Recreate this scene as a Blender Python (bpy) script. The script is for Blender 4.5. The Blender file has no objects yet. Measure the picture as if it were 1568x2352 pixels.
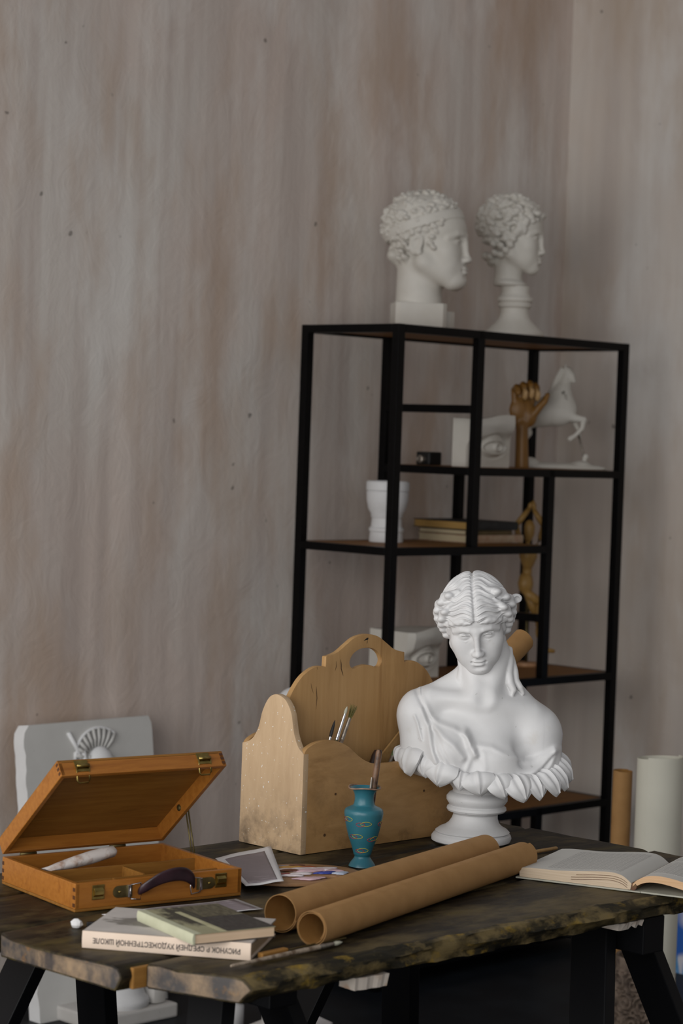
import bpy, bmesh, math, random
import numpy as np
from mathutils import Vector, Matrix, Euler

random.seed(7)
rng = np.random.default_rng(7)
R = math.radians
scene = bpy.context.scene
COL = scene.collection

# ------------------------------------------------------------------ camera
cam_d = bpy.data.cameras.new('camera')
cam_d.sensor_fit = 'VERTICAL'
cam_d.sensor_height = 36.0
cam_d.sensor_width = 24.0
cam_d.lens = 5200.0 / 2352.0 * 36.0
cam_d.clip_start = 0.05
cam_d.dof.use_dof = True
cam_d.dof.focus_distance = 3.93
cam_d.dof.aperture_fstop = 6.3
cam = bpy.data.objects.new('camera', cam_d)
COL.objects.link(cam)
cam.matrix_world = (Matrix.Translation((0, 0, 1.47)) @ Matrix.Rotation(R(90 - 1.8497), 4, 'X')
                    @ Matrix.Rotation(R(2.0266), 4, 'Z'))
scene.camera = cam

# ------------------------------------------------------------------ world, window light and added fill
world = bpy.data.worlds.new('room_ambient')
scene.world = world
world.use_nodes = True
world.node_tree.nodes['Background'].inputs[0].default_value = (0.95, 0.96, 1.0, 1)
world.node_tree.nodes['Background'].inputs[1].default_value = 0.30

WDIR = Vector((math.cos(R(45.5)), math.sin(R(45.5)), 0))      # along the long wall
WNRM = Vector((math.sin(R(45.5)), -math.cos(R(45.5)), 0))     # out of the long wall into the room


def window_fill_light(name, loc, sx, sz, energy, color, tilt=0.0):
    d = bpy.data.lights.new(name, 'AREA')
    d.shape = 'RECTANGLE'
    d.size, d.size_y = sx, sz
    d.energy = energy
    d.color = color
    o = bpy.data.objects.new(name, d)
    COL.objects.link(o)
    o.location = loc
    o.rotation_euler = (WDIR + Vector((0, 0, tilt))).to_track_quat('-Z', 'Z').to_euler()
    return o


# window left of the camera, and an added fill lamp behind it
window_fill_light('window_fill_light', (-2.20, 1.50, 1.75), 3.0, 2.4, 112, (1.0, 0.99, 0.97), -0.10)
window_fill_light('window_fill_light', (-0.05, -0.65, 1.75), 3.0, 2.4, 92, (1.0, 0.99, 0.97), -0.10)  # added front fill from behind the camera

scene.cycles.use_adaptive_sampling = True
scene.cycles.adaptive_threshold = .03
scene.cycles.max_bounces = 5
scene.cycles.diffuse_bounces = 3
scene.cycles.glossy_bounces = 2
scene.view_settings.view_transform = 'Standard'
scene.view_settings.look = 'None'
scene.view_settings.gamma = 1.0
scene.view_settings.use_curve_mapping = False
scene.view_settings.exposure = -0.30


# ------------------------------------------------------------------ materials
def new_mat(name):
    m = bpy.data.materials.new(name)
    m.use_nodes = True
    nt = m.node_tree
    b = nt.nodes['Principled BSDF']
    return m, nt, b


def nd(nt, typ, **kw):
    n = nt.nodes.new(typ)
    for k, v in kw.items():
        setattr(n, k, v)
    return n


def noise_fac(nt, scale, vec=(1, 1, 1), detail=5, rough=.55, lo=.35, hi=.65, coord='Object', dist=0.0, loc=(0, 0, 0), rot=(0, 0, 0)):
    tc = nd(nt, 'ShaderNodeTexCoord')
    mp = nd(nt, 'ShaderNodeMapping')
    mp.inputs['Scale'].default_value = vec
    mp.inputs['Location'].default_value = loc
    mp.inputs['Rotation'].default_value = rot
    nt.links.new(tc.outputs[coord], mp.inputs['Vector'])
    n = nd(nt, 'ShaderNodeTexNoise')
    n.inputs['Scale'].default_value = scale
    n.inputs['Detail'].default_value = detail
    n.inputs['Roughness'].default_value = rough
    n.inputs['Distortion'].default_value = dist
    nt.links.new(mp.outputs[0], n.inputs['Vector'])
    r = nd(nt, 'ShaderNodeMapRange')
    r.inputs['From Min'].default_value = lo
    r.inputs['From Max'].default_value = hi
    nt.links.new(n.outputs['Fac'], r.inputs['Value'])
    return r.outputs[0]


def mixc(nt, fac, a, b):
    m = nd(nt, 'ShaderNodeMix', data_type='RGBA')
    if hasattr(fac, 'is_linked') or not isinstance(fac, (int, float)):
        nt.links.new(fac, m.inputs[0])
    else:
        m.inputs[0].default_value = fac
    for v, i in ((a, 6), (b, 7)):
        if isinstance(v, tuple):
            m.inputs[i].default_value = (*v, 1)
        else:
            nt.links.new(v, m.inputs[i])
    return m.outputs[2]


def math_n(nt, op, a, b=None, clamp=False):
    m = nd(nt, 'ShaderNodeMath', operation=op, use_clamp=clamp)
    for v, i in ((a, 0), (b, 1)):
        if v is None:
            continue
        if isinstance(v, (int, float)):
            m.inputs[i].default_value = v
        else:
            nt.links.new(v, m.inputs[i])
    return m.outputs[0]


def bump(nt, b, fac, strength=.3, dist=.002):
    n = nd(nt, 'ShaderNodeBump')
    n.inputs['Strength'].default_value = strength
    n.inputs['Distance'].default_value = dist
    nt.links.new(fac, n.inputs['Height'])
    nt.links.new(n.outputs[0], b.inputs['Normal'])


def mat(name, c1, c2=None, scale=20, vec=(1, 1, 1), rough=.6, metal=0.0, bmp=0.0, lo=.35, hi=.65, detail=5, spec=.4, dist=0.0, bdist=.002):
    m, nt, b = new_mat(name)
    b.inputs['Roughness'].default_value = rough
    b.inputs['Metallic'].default_value = metal
    b.inputs['Specular IOR Level'].default_value = spec
    if c2 is None:
        c2 = tuple(x * .82 for x in c1)
    f = noise_fac(nt, scale, vec, detail=detail, lo=lo, hi=hi, dist=dist)
    nt.links.new(mixc(nt, f, c1, c2), b.inputs['Base Color'])
    if bmp:
        bump(nt, b, f, bmp, bdist)
    return m


def wall_mat(name, warm, grey, brown, tint, pale):
    m, nt, b = new_mat(name)
    b.inputs['Roughness'].default_value = .85
    b.inputs['Specular IOR Level'].default_value = .2
    streak = noise_fac(nt, 1.0, (8, 8, .42), detail=4, rough=.62, lo=.36, hi=.64)
    blot = noise_fac(nt, 1.25, (1, 1, .55), detail=4, rough=.62, lo=.42, hi=.58, loc=(5, 2, 1))
    blot2 = noise_fac(nt, 3.6, (1, 1, .30), detail=4, rough=.62, lo=.50, hi=.68, loc=(1, 7, 3))
    pal_ = noise_fac(nt, 2.6, (1, 1, .35), detail=5, rough=.66, lo=.52, hi=.70, loc=(4, 4, 8))
    specks = noise_fac(nt, 21, detail=1, rough=.5, lo=.775, hi=.80, loc=(9, 3, 4))
    c = mixc(nt, blot, warm, grey)
    c = mixc(nt, math_n(nt, 'MULTIPLY', streak, .80), c, tint)
    c = mixc(nt, math_n(nt, 'MULTIPLY', blot2, .70), c, brown)
    c = mixc(nt, math_n(nt, 'MULTIPLY', pal_, .75), c, pale)
    c = mixc(nt, math_n(nt, 'MULTIPLY', specks, .6), c, (.07, .06, .05))
    nt.links.new(c, b.inputs['Base Color'])
    scr = noise_fac(nt, 9, (1, 1, .8), detail=5, rough=.70, lo=.3, hi=.7, dist=1.5)
    bump(nt, b, scr, .22, .006)
    return m


def wood_mat(name, c1, c2, grain=(2, 60, 60), rough=.5, bmp=.08, dark=None, dark_amt=.5, scale=1.0, spec=.35, dirt=None, speck=None):
    """long grain along local x unless another stretch is given"""
    m, nt, b = new_mat(name)
    b.inputs['Roughness'].default_value = rough
    b.inputs['Specular IOR Level'].default_value = spec
    grain = tuple(x * 2.6 for x in grain)
    g = noise_fac(nt, scale, grain, detail=7, rough=.65, lo=.36, hi=.66, dist=.4)
    c = mixc(nt, g, c1, c2)
    if dark:
        k = noise_fac(nt, scale, tuple(x * .34 for x in grain), detail=6, rough=.6, lo=.56, hi=.74, loc=(4, 2, 9), dist=.8)
        c = mixc(nt, math_n(nt, 'MULTIPLY', k, dark_amt), c, dark)
    if dirt:
        k = noise_fac(nt, dirt[1], detail=7, rough=.7, lo=dirt[2], hi=dirt[3], loc=(2, 2, 2))
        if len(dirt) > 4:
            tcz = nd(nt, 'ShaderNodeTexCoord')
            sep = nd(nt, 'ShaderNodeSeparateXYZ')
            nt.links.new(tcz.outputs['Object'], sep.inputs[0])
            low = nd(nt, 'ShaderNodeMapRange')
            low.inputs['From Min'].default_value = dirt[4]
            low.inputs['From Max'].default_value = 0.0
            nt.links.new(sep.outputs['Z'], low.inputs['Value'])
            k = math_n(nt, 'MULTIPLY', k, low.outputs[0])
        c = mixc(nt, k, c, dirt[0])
    if speck:
        k = noise_fac(nt, speck[1], detail=1, rough=.4, lo=speck[2], hi=speck[2] + .03, loc=(7, 1, 5))
        c = mixc(nt, k, c, speck[0])
    nt.links.new(c, b.inputs['Base Color'])
    bump(nt, b, g, bmp, .001)
    return m


def plaster_mat(name, c1, c2, dirt, rough=.55, amt=.35):
    m, nt, b = new_mat(name)
    b.inputs['Roughness'].default_value = rough
    b.inputs['Specular IOR Level'].default_value = .35
    f = noise_fac(nt, 9, detail=6, rough=.6, lo=.35, hi=.7)
    k = noise_fac(nt, 16, detail=8, rough=.7, lo=.62, hi=.80, loc=(3, 8, 1))
    s = noise_fac(nt, 120, detail=2, rough=.4, lo=.74, hi=.78, loc=(1, 2, 6))
    c = mixc(nt, f, c1, c2)
    c = mixc(nt, math_n(nt, 'MULTIPLY', k, amt), c, dirt)
    c = mixc(nt, math_n(nt, 'MULTIPLY', s, .25), c, tuple(x * .35 for x in dirt))
    nt.links.new(c, b.inputs['Base Color'])
    fine = noise_fac(nt, 190, detail=2, lo=.3, hi=.7)
    bump(nt, b, fine, .06, .0008)
    return m


M = {}
M['wall_left'] = wall_mat('mottled_plaster_mauve', (.640, .540, .480), (.640, .595, .550), (.460, .335, .250), (.450, .375, .335), (.730, .700, .665))
M['wall_right'] = wall_mat('mottled_plaster_grey', (.570, .500, .440), (.590, .560, .525), (.445, .350, .270), (.470, .410, .370), (.660, .640, .615))
M['floor'] = mat('dark_painted_floor', (.0045, .0065, .0095), (.011, .015, .020), 6, rough=.5, spec=.2, lo=.45, hi=.75, bmp=.05)
M['base'] = mat('painted_baseboard', (.30, .29, .28), (.24, .23, .22), 8, rough=.7)
M['metal'] = mat('black_powder_coated_steel', (.0018, .0017, .0019), (.0028, .0026, .0028), 60, rough=.38, spec=.10)
M['board'] = wood_mat('brown_shelf_board', (.235, .108, .030), (.165, .070, .018), (3, 40, 40), rough=.6, spec=.2)
M['plaster'] = plaster_mat('white_plaster', (.655, .652, .655), (.61, .606, .604), (.50, .45, .37), rough=.46)
M['plaster_old'] = plaster_mat('aged_plaster', (.60, .575, .525), (.53, .50, .445), (.40, .34, .26), amt=.5)
M['plaster_dim'] = plaster_mat('grey_plaster', (.56, .54, .52), (.50, .48, .45), (.38, .34, .29), amt=.4)
M['slab'] = plaster_mat('relief_slab_plaster', (.60, .59, .565), (.55, .54, .515), (.33, .31, .28), amt=.3)
M['slab_lit'] = plaster_mat('lit_slab_plaster', (.78, .78, .78), (.72, .72, .72), (.6, .58, .55), amt=.2)  # paler copy of the slab plaster, light from the left painted in
M['kraft'] = mat('kraft_paper', (.370, .205, .080), (.325, .176, .066), 30, (1, 1, 1), rough=.75, spec=.2, bmp=.04)
M['kraft_in'] = mat('kraft_paper_inside', (.320, .165, .050), (.270, .135, .038), 30, rough=.75, spec=.2)
M['paper'] = mat('white_paper', (.72, .70, .70), (.66, .64, .64), 12, rough=.8, spec=.2)
M['paper_roll'] = mat('cream_paper_roll', (.66, .64, .545), (.60, .58, .49), 4, rough=.75, spec=.2)
M['brass'] = mat('aged_brass', (.42, .31, .10), (.24, .17, .05), 60, rough=.32, metal=1.0)
M['brass_dark'] = mat('tarnished_brass', (.20, .16, .07), (.12, .095, .04), 50, rough=.45, metal=.9)
M['steel'] = mat('bright_ferrule', (.75, .74, .76), (.55, .54, .56), 90, rough=.22, metal=1.0)
M['steel_dull'] = mat('dull_ferrule', (.38, .34, .30), (.20, .17, .14), 90, rough=.45, metal=.8)
M['leather'] = mat('burgundy_leather', (.035, .014, .020), (.016, .007, .010), 40, rough=.38, spec=.5, bmp=.15)
M['ebony'] = mat('black_plastic', (.006, .006, .006), (.010, .010, .010), 40, rough=.4)


# ------------------------------------------------------------------ object helpers
def put_props(o, label=None, cat=None, group=None, kind=None):
    for k, v in (('label', label), ('category', cat), ('group', group), ('kind', kind)):
        if v:
            o[k] = v
    return o


def thing(name, label, cat, loc=(0, 0, 0), rotz=0.0, group=None, rot=None):
    o = bpy.data.objects.new(name, None)
    o.empty_display_size = .05
    COL.objects.link(o)
    o.location = loc
    o.rotation_euler = rot if rot is not None else (0, 0, rotz)
    return put_props(o, label, cat, group)


def mesh_obj(name, me, material, parent=None, smooth=None):
    if material is not None:
        for mm in (material if isinstance(material, (list, tuple)) else [material]):
            me.materials.append(mm)
    o = bpy.data.objects.new(name, me)
    COL.objects.link(o)
    if parent is not None:
        o.parent = parent
    if smooth is not None:
        if smooth is True:
            me.shade_smooth()
        elif smooth:
            me.shade_smooth()
            me.set_sharp_from_angle(angle=R(smooth))
    return o


class MB:
    """collects shapes and links them as one mesh object"""

    def __init__(self):
        self.v, self.f, self.mi = [], [], []
        self.cur = 0

    def add(self, vs, fs, mtx=None):
        n = len(self.v)
        self.v += [tuple(mtx @ Vector(p)) if mtx is not None else tuple(p) for p in vs]
        self.f += [tuple(i + n for i in f) for f in fs]
        self.mi += [self.cur] * len(fs)
        return self

    def box(self, lo, hi, mtx=None, bev=0.0):
        lo, hi = Vector(lo), Vector(hi)
        bm = bmesh.new()
        bmesh.ops.create_cube(bm, size=1)
        for v in bm.verts:
            v.co = Vector([(lo[i] + hi[i]) / 2 + v.co[i] * (hi[i] - lo[i]) for i in range(3)])
        if bev:
            bmesh.ops.bevel(bm, geom=bm.edges[:], offset=bev, segments=2, affect='EDGES', profile=.6)
        bm.verts.index_update()
        vs = [v.co.copy() for v in bm.verts]
        fs = [[v.index for v in f.verts] for f in bm.faces]
        bm.free()
        return self.add(vs, fs, mtx)

    def loft(self, rings, closed=True, caps=True, mtx=None):
        n = len(rings[0])
        vs = [p for r in rings for p in r]
        fs = []
        m = n if closed else n - 1
        for i in range(len(rings) - 1):
            for j in range(m):
                k = (j + 1) % n
                fs.append((i * n + j, i * n + k, (i + 1) * n + k, (i + 1) * n + j))
        if caps and closed:
            fs.append(tuple(range(n - 1, -1, -1)))
            fs.append(tuple((len(rings) - 1) * n + j for j in range(n)))
        return self.add(vs, fs, mtx)

    def lathe(self, prof, seg=40, mtx=None, cx=None, caps=True):
        rings = []
        for i, (r, z) in enumerate(prof):
            ox = cx[i] if cx else 0
            rings.append([(ox + r * math.cos(2 * math.pi * j / seg), r * math.sin(2 * math.pi * j / seg), z) for j in range(seg)])
        return self.loft(rings, True, caps, mtx)

    def tube(self, pts, rad, seg=12, mtx=None, flat=1.0, up=(0, 0, 1)):
        pts = [Vector(p) for p in pts]
        rads = rad if isinstance(rad, (list, tuple)) else [rad] * len(pts)
        rings = []
        for i, p in enumerate(pts):
            t = (pts[min(i + 1, len(pts) - 1)] - pts[max(i - 1, 0)]).normalized()
            u = Vector(up)
            if abs(t.dot(u)) > .95:
                u = Vector((1, 0, 0))
            s = t.cross(u).normalized()
            w = s.cross(t).normalized()
            rings.append([p + s * (math.cos(2 * math.pi * j / seg) * rads[i]) + w * (math.sin(2 * math.pi * j / seg) * rads[i] * flat) for j in range(seg)])
        return self.loft(rings, True, True, mtx)

    def prism(self, outline, h0, h1, mtx=None):
        """outline in local xy, extruded from h0 to h1 along z"""
        return self.loft([[(x, y, h0) for x, y in outline], [(x, y, h1) for x, y in outline]], True, True, mtx)

    def build(self, name, material, parent=None, smooth=None, bev=0.0, seg=2):
        me = bpy.data.meshes.new(name)
        me.from_pydata(self.v, [], self.f)
        if any(self.mi):
            me.polygons.foreach_set('material_index', self.mi)
        if bev or True:
            bm = bmesh.new()
            bm.from_mesh(me)
            if bev:
                es = [e for e in bm.edges if len(e.link_faces) == 2 and e.calc_face_angle(0) > R(50)]
                bmesh.ops.bevel(bm, geom=es, offset=bev, segments=seg, affect='EDGES', profile=.6)
            bmesh.ops.recalc_face_normals(bm, faces=bm.faces)
            bm.to_mesh(me)
            bm.free()
        return mesh_obj(name, me, material, parent, smooth)


def tri_fill_prism(name, loops, h0, h1, material, parent, mtx=None, smooth=35, bev=0.0):
    """outline with holes (loops[0] outer) extruded between h0 and h1, built by triangulation"""
    bm = bmesh.new()
    es = []
    for lp in loops:
        vs = [bm.verts.new((x, y, 0)) for x, y in lp]
        for i in range(len(vs)):
            es.append(bm.edges.new((vs[i], vs[(i + 1) % len(vs)])))
    bmesh.ops.triangle_fill(bm, use_beauty=True, use_dissolve=False, edges=es)
    fl = bm.faces[:]
    r = bmesh.ops.extrude_face_region(bm, geom=fl)
    nv = [g for g in r['geom'] if isinstance(g, bmesh.types.BMVert)]
    for v in bm.verts:
        v.co.z = h0
    for v in nv:
        v.co.z = h1
    bmesh.ops.recalc_face_normals(bm, faces=bm.faces)
    if bev:
        eb = [e for e in bm.edges if len(e.link_faces) == 2 and e.calc_face_angle(0) > R(60)]
        bmesh.ops.bevel(bm, geom=eb, offset=bev, segments=2, affect='EDGES', profile=.6)
    if mtx is not None:
        bmesh.ops.transform(bm, matrix=mtx, verts=bm.verts)
    me = bpy.data.meshes.new(name)
    bm.to_mesh(me)
    bm.free()
    return mesh_obj(name, me, material, parent, smooth)


def smooth_line(pts, n=6, closed=False):
    """Catmull-Rom through the points"""
    P = [np.array(p, float) for p in pts]
    out = []
    N = len(P)
    rngi = range(N if closed else N - 1)
    for i in rngi:
        p0 = P[(i - 1) % N] if closed or i > 0 else P[0]
        p1, p2 = P[i], P[(i + 1) % N]
        p3 = P[(i + 2) % N] if closed or i + 2 < N else P[-1]
        for k in range(n):
            t = k / n
            out.append(tuple(.5 * ((2 * p1) + (-p0 + p2) * t + (2 * p0 - 5 * p1 + 4 * p2 - p3) * t * t + (-p0 + 3 * p1 - 3 * p2 + p3) * t ** 3)))
    if not closed:
        out.append(tuple(P[-1]))
    return out


# ------------------------------------------------------------------ sculpting: smooth solids blended and meshed by surface nets
class Sculpt:
    def __init__(self, P):
        self.P = P
        self.D = np.full(len(P), 1e3, np.float32)

    def _near(self, lo, hi, pad):
        P = self.P
        return np.nonzero((P[:, 0] > lo[0] - pad) & (P[:, 0] < hi[0] + pad) & (P[:, 1] > lo[1] - pad) & (P[:, 1] < hi[1] + pad)
                          & (P[:, 2] > lo[2] - pad) & (P[:, 2] < hi[2] + pad))[0]

    def _mix(self, ix, d, k, sub):
        D = self.D[ix]
        if sub:
            a, b = -D, d
        else:
            a, b = D, d
        if k > 0:
            h = np.maximum(k - np.abs(a - b), 0) / k
            r = np.minimum(a, b) - h * h * k * .25
        else:
            r = np.minimum(a, b)
        self.D[ix] = -r if sub else r

    def ell(self, c, r, k=10., sub=False, rot=None):
        c, r = np.array(c, np.float32), np.array(r, np.float32)
        m = float(r.max())
        ix = self._near(c - m, c + m, k + 14)
        if not len(ix):
            return self
        q = self.P[ix] - c
        if rot is not None:
            q = q @ np.array(Euler([R(a) for a in rot]).to_matrix(), np.float32)
        q = q / r
        k0 = np.sqrt((q * q).sum(1)) + 1e-6
        q = q / r
        k1 = np.sqrt((q * q).sum(1)) + 1e-6
        self._mix(ix, k0 * (k0 - 1) / k1, k, sub)
        return self

    def cap(self, a, b, ra, rb=None, k=8., sub=False):
        rb = ra if rb is None else rb
        a, b = np.array(a, np.float32), np.array(b, np.float32)
        m = max(ra, rb)
        ix = self._near(np.minimum(a, b) - m, np.maximum(a, b) + m, k + 14)
        if not len(ix):
            return self
        q = self.P[ix] - a
        ba = b - a
        t = np.clip(q @ ba / float(ba @ ba), 0, 1)
        d = np.sqrt(((q - t[:, None] * ba) ** 2).sum(1)) - (ra + (rb - ra) * t)
        self._mix(ix, d, k, sub)
        return self

    def chain(self, pts, rads, k=6., sub=False):
        rads = rads if isinstance(rads, (list, tuple)) else [rads] * len(pts)
        pts_ = [np.array(p, np.float32) for p in pts]
        lo, hi = np.min(pts_, 0) - max(rads), np.max(pts_, 0) + max(rads)
        ix = self._near(lo, hi, k + 14)
        if not len(ix):
            return self
        best = np.full(len(ix), 1e3, np.float32)
        P = self.P[ix]
        for i in range(len(pts_) - 1):
            a, ba = pts_[i], pts_[i + 1] - pts_[i]
            q = P - a
            t = np.clip(q @ ba / max(float(ba @ ba), 1e-6), 0, 1)
            best = np.minimum(best, np.sqrt(((q - t[:, None] * ba) ** 2).sum(1)) - (rads[i] + (rads[i + 1] - rads[i]) * t))
        self._mix(ix, best, k, sub)
        return self


def surface_nets(f, lo, hi, h):
    """mesh of f(points)<0 between lo and hi with cell size h"""
    lo, hi = np.array(lo, float), np.array(hi, float)
    st = 4
    n = (np.ceil((hi - lo) / h / st).astype(int)) * st + 1
    nc = (n - 1) // st + 1
    ax = [lo[i] + h * np.arange(n[i]) for i in range(3)]
    cx = [a[::st] for a in ax]
    G = np.stack(np.meshgrid(*cx, indexing='ij'), -1).reshape(-1, 3).astype(np.float32)
    C = f(G).reshape(nc)
    act = np.abs(C) < h * st * 2.1
    act[:-1] |= np.sign(C[:-1]) != np.sign(C[1:])
    act[:, :-1] |= np.sign(C[:, :-1]) != np.sign(C[:, 1:])
    act[:, :, :-1] |= np.sign(C[:, :, :-1]) != np.sign(C[:, :, 1:])
    rep = lambda a: a.repeat(st, 0).repeat(st, 1).repeat(st, 2)
    pad = st // 2
    full = rep(C)[pad:pad + n[0], pad:pad + n[1], pad:pad + n[2]].copy()
    mask = rep(act)[pad:pad + n[0], pad:pad + n[1], pad:pad + n[2]]
    ii, jj, kk = np.nonzero(mask)
    P = np.stack([ax[0][ii], ax[1][jj], ax[2][kk]], -1).astype(np.float32)
    full[ii, jj, kk] = f(P)
    s = full < 0
    cnt = np.zeros(n - 1, np.int8)
    for a in (0, 1):
        for b in (0, 1):
            for c in (0, 1):
                cnt += s[a:n[0] - 1 + a, b:n[1] - 1 + b, c:n[2] - 1 + c]
    mi = np.nonzero((cnt > 0) & (cnt < 8))
    idx = np.full(n - 1, -1, np.int32)
    idx[mi] = np.arange(len(mi[0]))
    acc = np.zeros((len(mi[0]), 3))
    num = np.zeros(len(mi[0]))
    base = np.stack(mi, -1)
    for axis in range(3):
        o1, o2 = [x for x in range(3) if x != axis]
        for b in (0, 1):
            for c in (0, 1):
                p0 = base.copy()
                p0[:, o1] += b
                p0[:, o2] += c
                p1 = p0.copy()
                p1[:, axis] += 1
                va = full[p0[:, 0], p0[:, 1], p0[:, 2]]
                vb = full[p1[:, 0], p1[:, 1], p1[:, 2]]
                cr = (va < 0) != (vb < 0)
                t = np.where(cr, va / np.where(cr, va - vb, 1), 0)
                q = (p0 - base).astype(float)
                q[:, axis] += t
                acc += q * cr[:, None]
                num += cr
    V = (base + acc / num[:, None]) * h + lo
    quads = []
    for axis in range(3):
        o1, o2 = [(axis + 1) % 3, (axis + 2) % 3]
        sl0 = [slice(None)] * 3
        sl1 = [slice(None)] * 3
        sl0[axis] = slice(0, n[axis] - 1)
        sl1[axis] = slice(1, n[axis])
        A, B = s[tuple(sl0)], s[tuple(sl1)]
        e = np.stack(np.nonzero(A != B), -1)
        ok = (e[:, o1] > 0) & (e[:, o2] > 0) & (e[:, o1] < n[o1] - 1) & (e[:, o2] < n[o2] - 1)
        e = e[ok]
        inside = A[e[:, 0], e[:, 1], e[:, 2]]

        def at(d1, d2):
            q = e.copy()
            q[:, o1] += d1
            q[:, o2] += d2
            return idx[q[:, 0], q[:, 1], q[:, 2]]
        qd = np.stack([at(-1, -1), at(0, -1), at(0, 0), at(-1, 0)], -1)
        qd[~inside] = qd[~inside][:, ::-1]
        quads.append(qd)
    return V, np.concatenate(quads)


def sculpt_obj(name, f, lo, hi, h, material, parent, scale=.001, mtx=None):
    V, Q = surface_nets(f, lo, hi, h)
    V = V * scale
    if mtx is not None:
        A = np.array(mtx)
        V = V @ A[:3, :3].T + A[:3, 3]
    me = bpy.data.meshes.new(name)
    me.vertices.add(len(V))
    me.vertices.foreach_set('co', V.astype(np.float32).ravel())
    me.loops.add(len(Q) * 4)
    me.loops.foreach_set('vertex_index', Q.astype(np.int32).ravel())
    me.polygons.add(len(Q))
    me.polygons.foreach_set('loop_start', np.arange(0, len(Q) * 4, 4, dtype=np.int32))
    me.update(calc_edges=True)
    me.validate()
    return mesh_obj(name, me, material, parent, True)


# ------------------------------------------------------------------ the room
def wall_panel(name, p0, p1, z0, z1, nrm, material, label):
    """a wall 12 cm thick whose room face runs p0-p1"""
    m = MB()
    a, b = Vector((*p0, 0)), Vector((*p1, 0))
    back = Vector(nrm) * -.12
    q = [a, b, b + back, a + back]
    m.add([(v.x, v.y, z0) for v in q] + [(v.x, v.y, z1) for v in q],
          [(3, 2, 1, 0), (4, 5, 6, 7), (0, 1, 5, 4), (1, 2, 6, 5), (2, 3, 7, 6), (3, 0, 4, 7)])
    o = m.build(name, material)
    return put_props(o, label, 'wall', kind='structure')


KX, KY = .677, 7.21                                  # the corner of the room
WL = Vector((KX, KY, 0)) - WDIR * 6.2
WR = Vector((KX, KY, 0)) + WNRM * 5.0
wall_panel('wall_left', (WL.x, WL.y), (KX, KY), 0, 3.6, WNRM, M['wall_left'], 'long wall of streaked mauve grey plaster behind the black shelf')
wall_panel('wall_right', (KX, KY), (WR.x, WR.y), 0, 3.6, -WDIR, M['wall_right'], 'short grey plaster wall meeting the long wall in the corner')
m = MB()
c = [Vector((KX, KY, 0)) + WNRM * a + WDIR * b for a, b in ((-.12, .12), (9, .12), (9, -9), (-.12, -9))]
m.add([(v.x, v.y, 0) for v in c] + [(v.x, v.y, -.1) for v in c], [(0, 1, 2, 3), (7, 6, 5, 4), (0, 4, 5, 1), (1, 5, 6, 2), (2, 6, 7, 3), (3, 7, 4, 0)])
put_props(m.build('floor', M['floor']), 'dark blue black painted floor under the table', 'floor', kind='structure')
for nm, p, d, L_, nr in (('baseboard_left', WL, WDIR, 6.2, WNRM), ('baseboard_right', Vector((KX, KY, 0)), WNRM, 5.0, -WDIR)):
    m = MB()
    prof = [(0, 0), (.022, 0), (.022, .048), (.014, .058), (0, .058)]
    m.loft([[p + nr * x + Vector((0, 0, z)) + d * s for x, z in prof] for s in (0, L_)])
    put_props(m.build(nm, M['base']), 'low painted plinth along the foot of the ' + ('long wall' if nm.endswith('left') else 'short wall'), 'baseboard', kind='structure')

# ------------------------------------------------------------------ the black steel shelf
SYAW = R(45.518)
SA = Vector((math.cos(SYAW), math.sin(SYAW), 0))
SB = Vector((-math.sin(SYAW), math.cos(SYAW), 0))
S0 = Vector((.13488, 6.0, 0))


def sh(u, v, z):
    return S0 + SA * u + SB * v + Vector((0, 0, z))


TOP, L2, L3, L4, L5, L6 = 1.780, 1.404, 1.1865, .809, .4345, .062
UM, UL, UW, VD = .323, .648, .9705, .343
shelf = thing('steel_shelf', 'tall open black steel shelf unit with brown boards in the room corner', 'shelf', S0, SYAW)
t = .0125
for u, v, z0, z1 in ((0, 0, 0, TOP), (UW, 0, 0, TOP), (0, VD, 0, TOP), (UW, VD, 0, TOP),
                     (UM, 0, L3, TOP), (UM, VD, L3, TOP), (UL, 0, L4, L2), (UL, VD, L4, L2), (UL, 0, L6, L5), (UL, VD, L6, L5)):
    e = 0.0 if z0 == 0 else .0
    MB().box((u - t, v - t, z0 + e), (u + t, v + t, z1), bev=.002).build('post', M['metal'], shelf)
RH = .0225
for z, u0, u1 in ((TOP, 0, UW), (L2, UM, UW), (L3, 0, UL), (L4, 0, UW), (L5, 0, UW), (L6, 0, UW)):
    for v in (0, VD):
        MB().box((u0 + t, v - t, z - RH), (u1 - t, v + t, z - .0004), bev=.002).build('rail', M['metal'], shelf)
    for u in (u0, u1):
        MB().box((u - t, t, z - RH), (u + t, VD - t, z - .0004), bev=.002).build('rail', M['metal'], shelf)
    MB().box((u0 + t, t, z - .016), (u1 - t, VD - t, z), bev=.001).build('shelf_board', M['board'], shelf)
for u, z in ((UM, 1.575), (UL, .988)):
    MB().box((u - t, t, z - RH), (u + t, VD - t, z), bev=.002).build('tie_bar', M['metal'], shelf)


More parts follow.
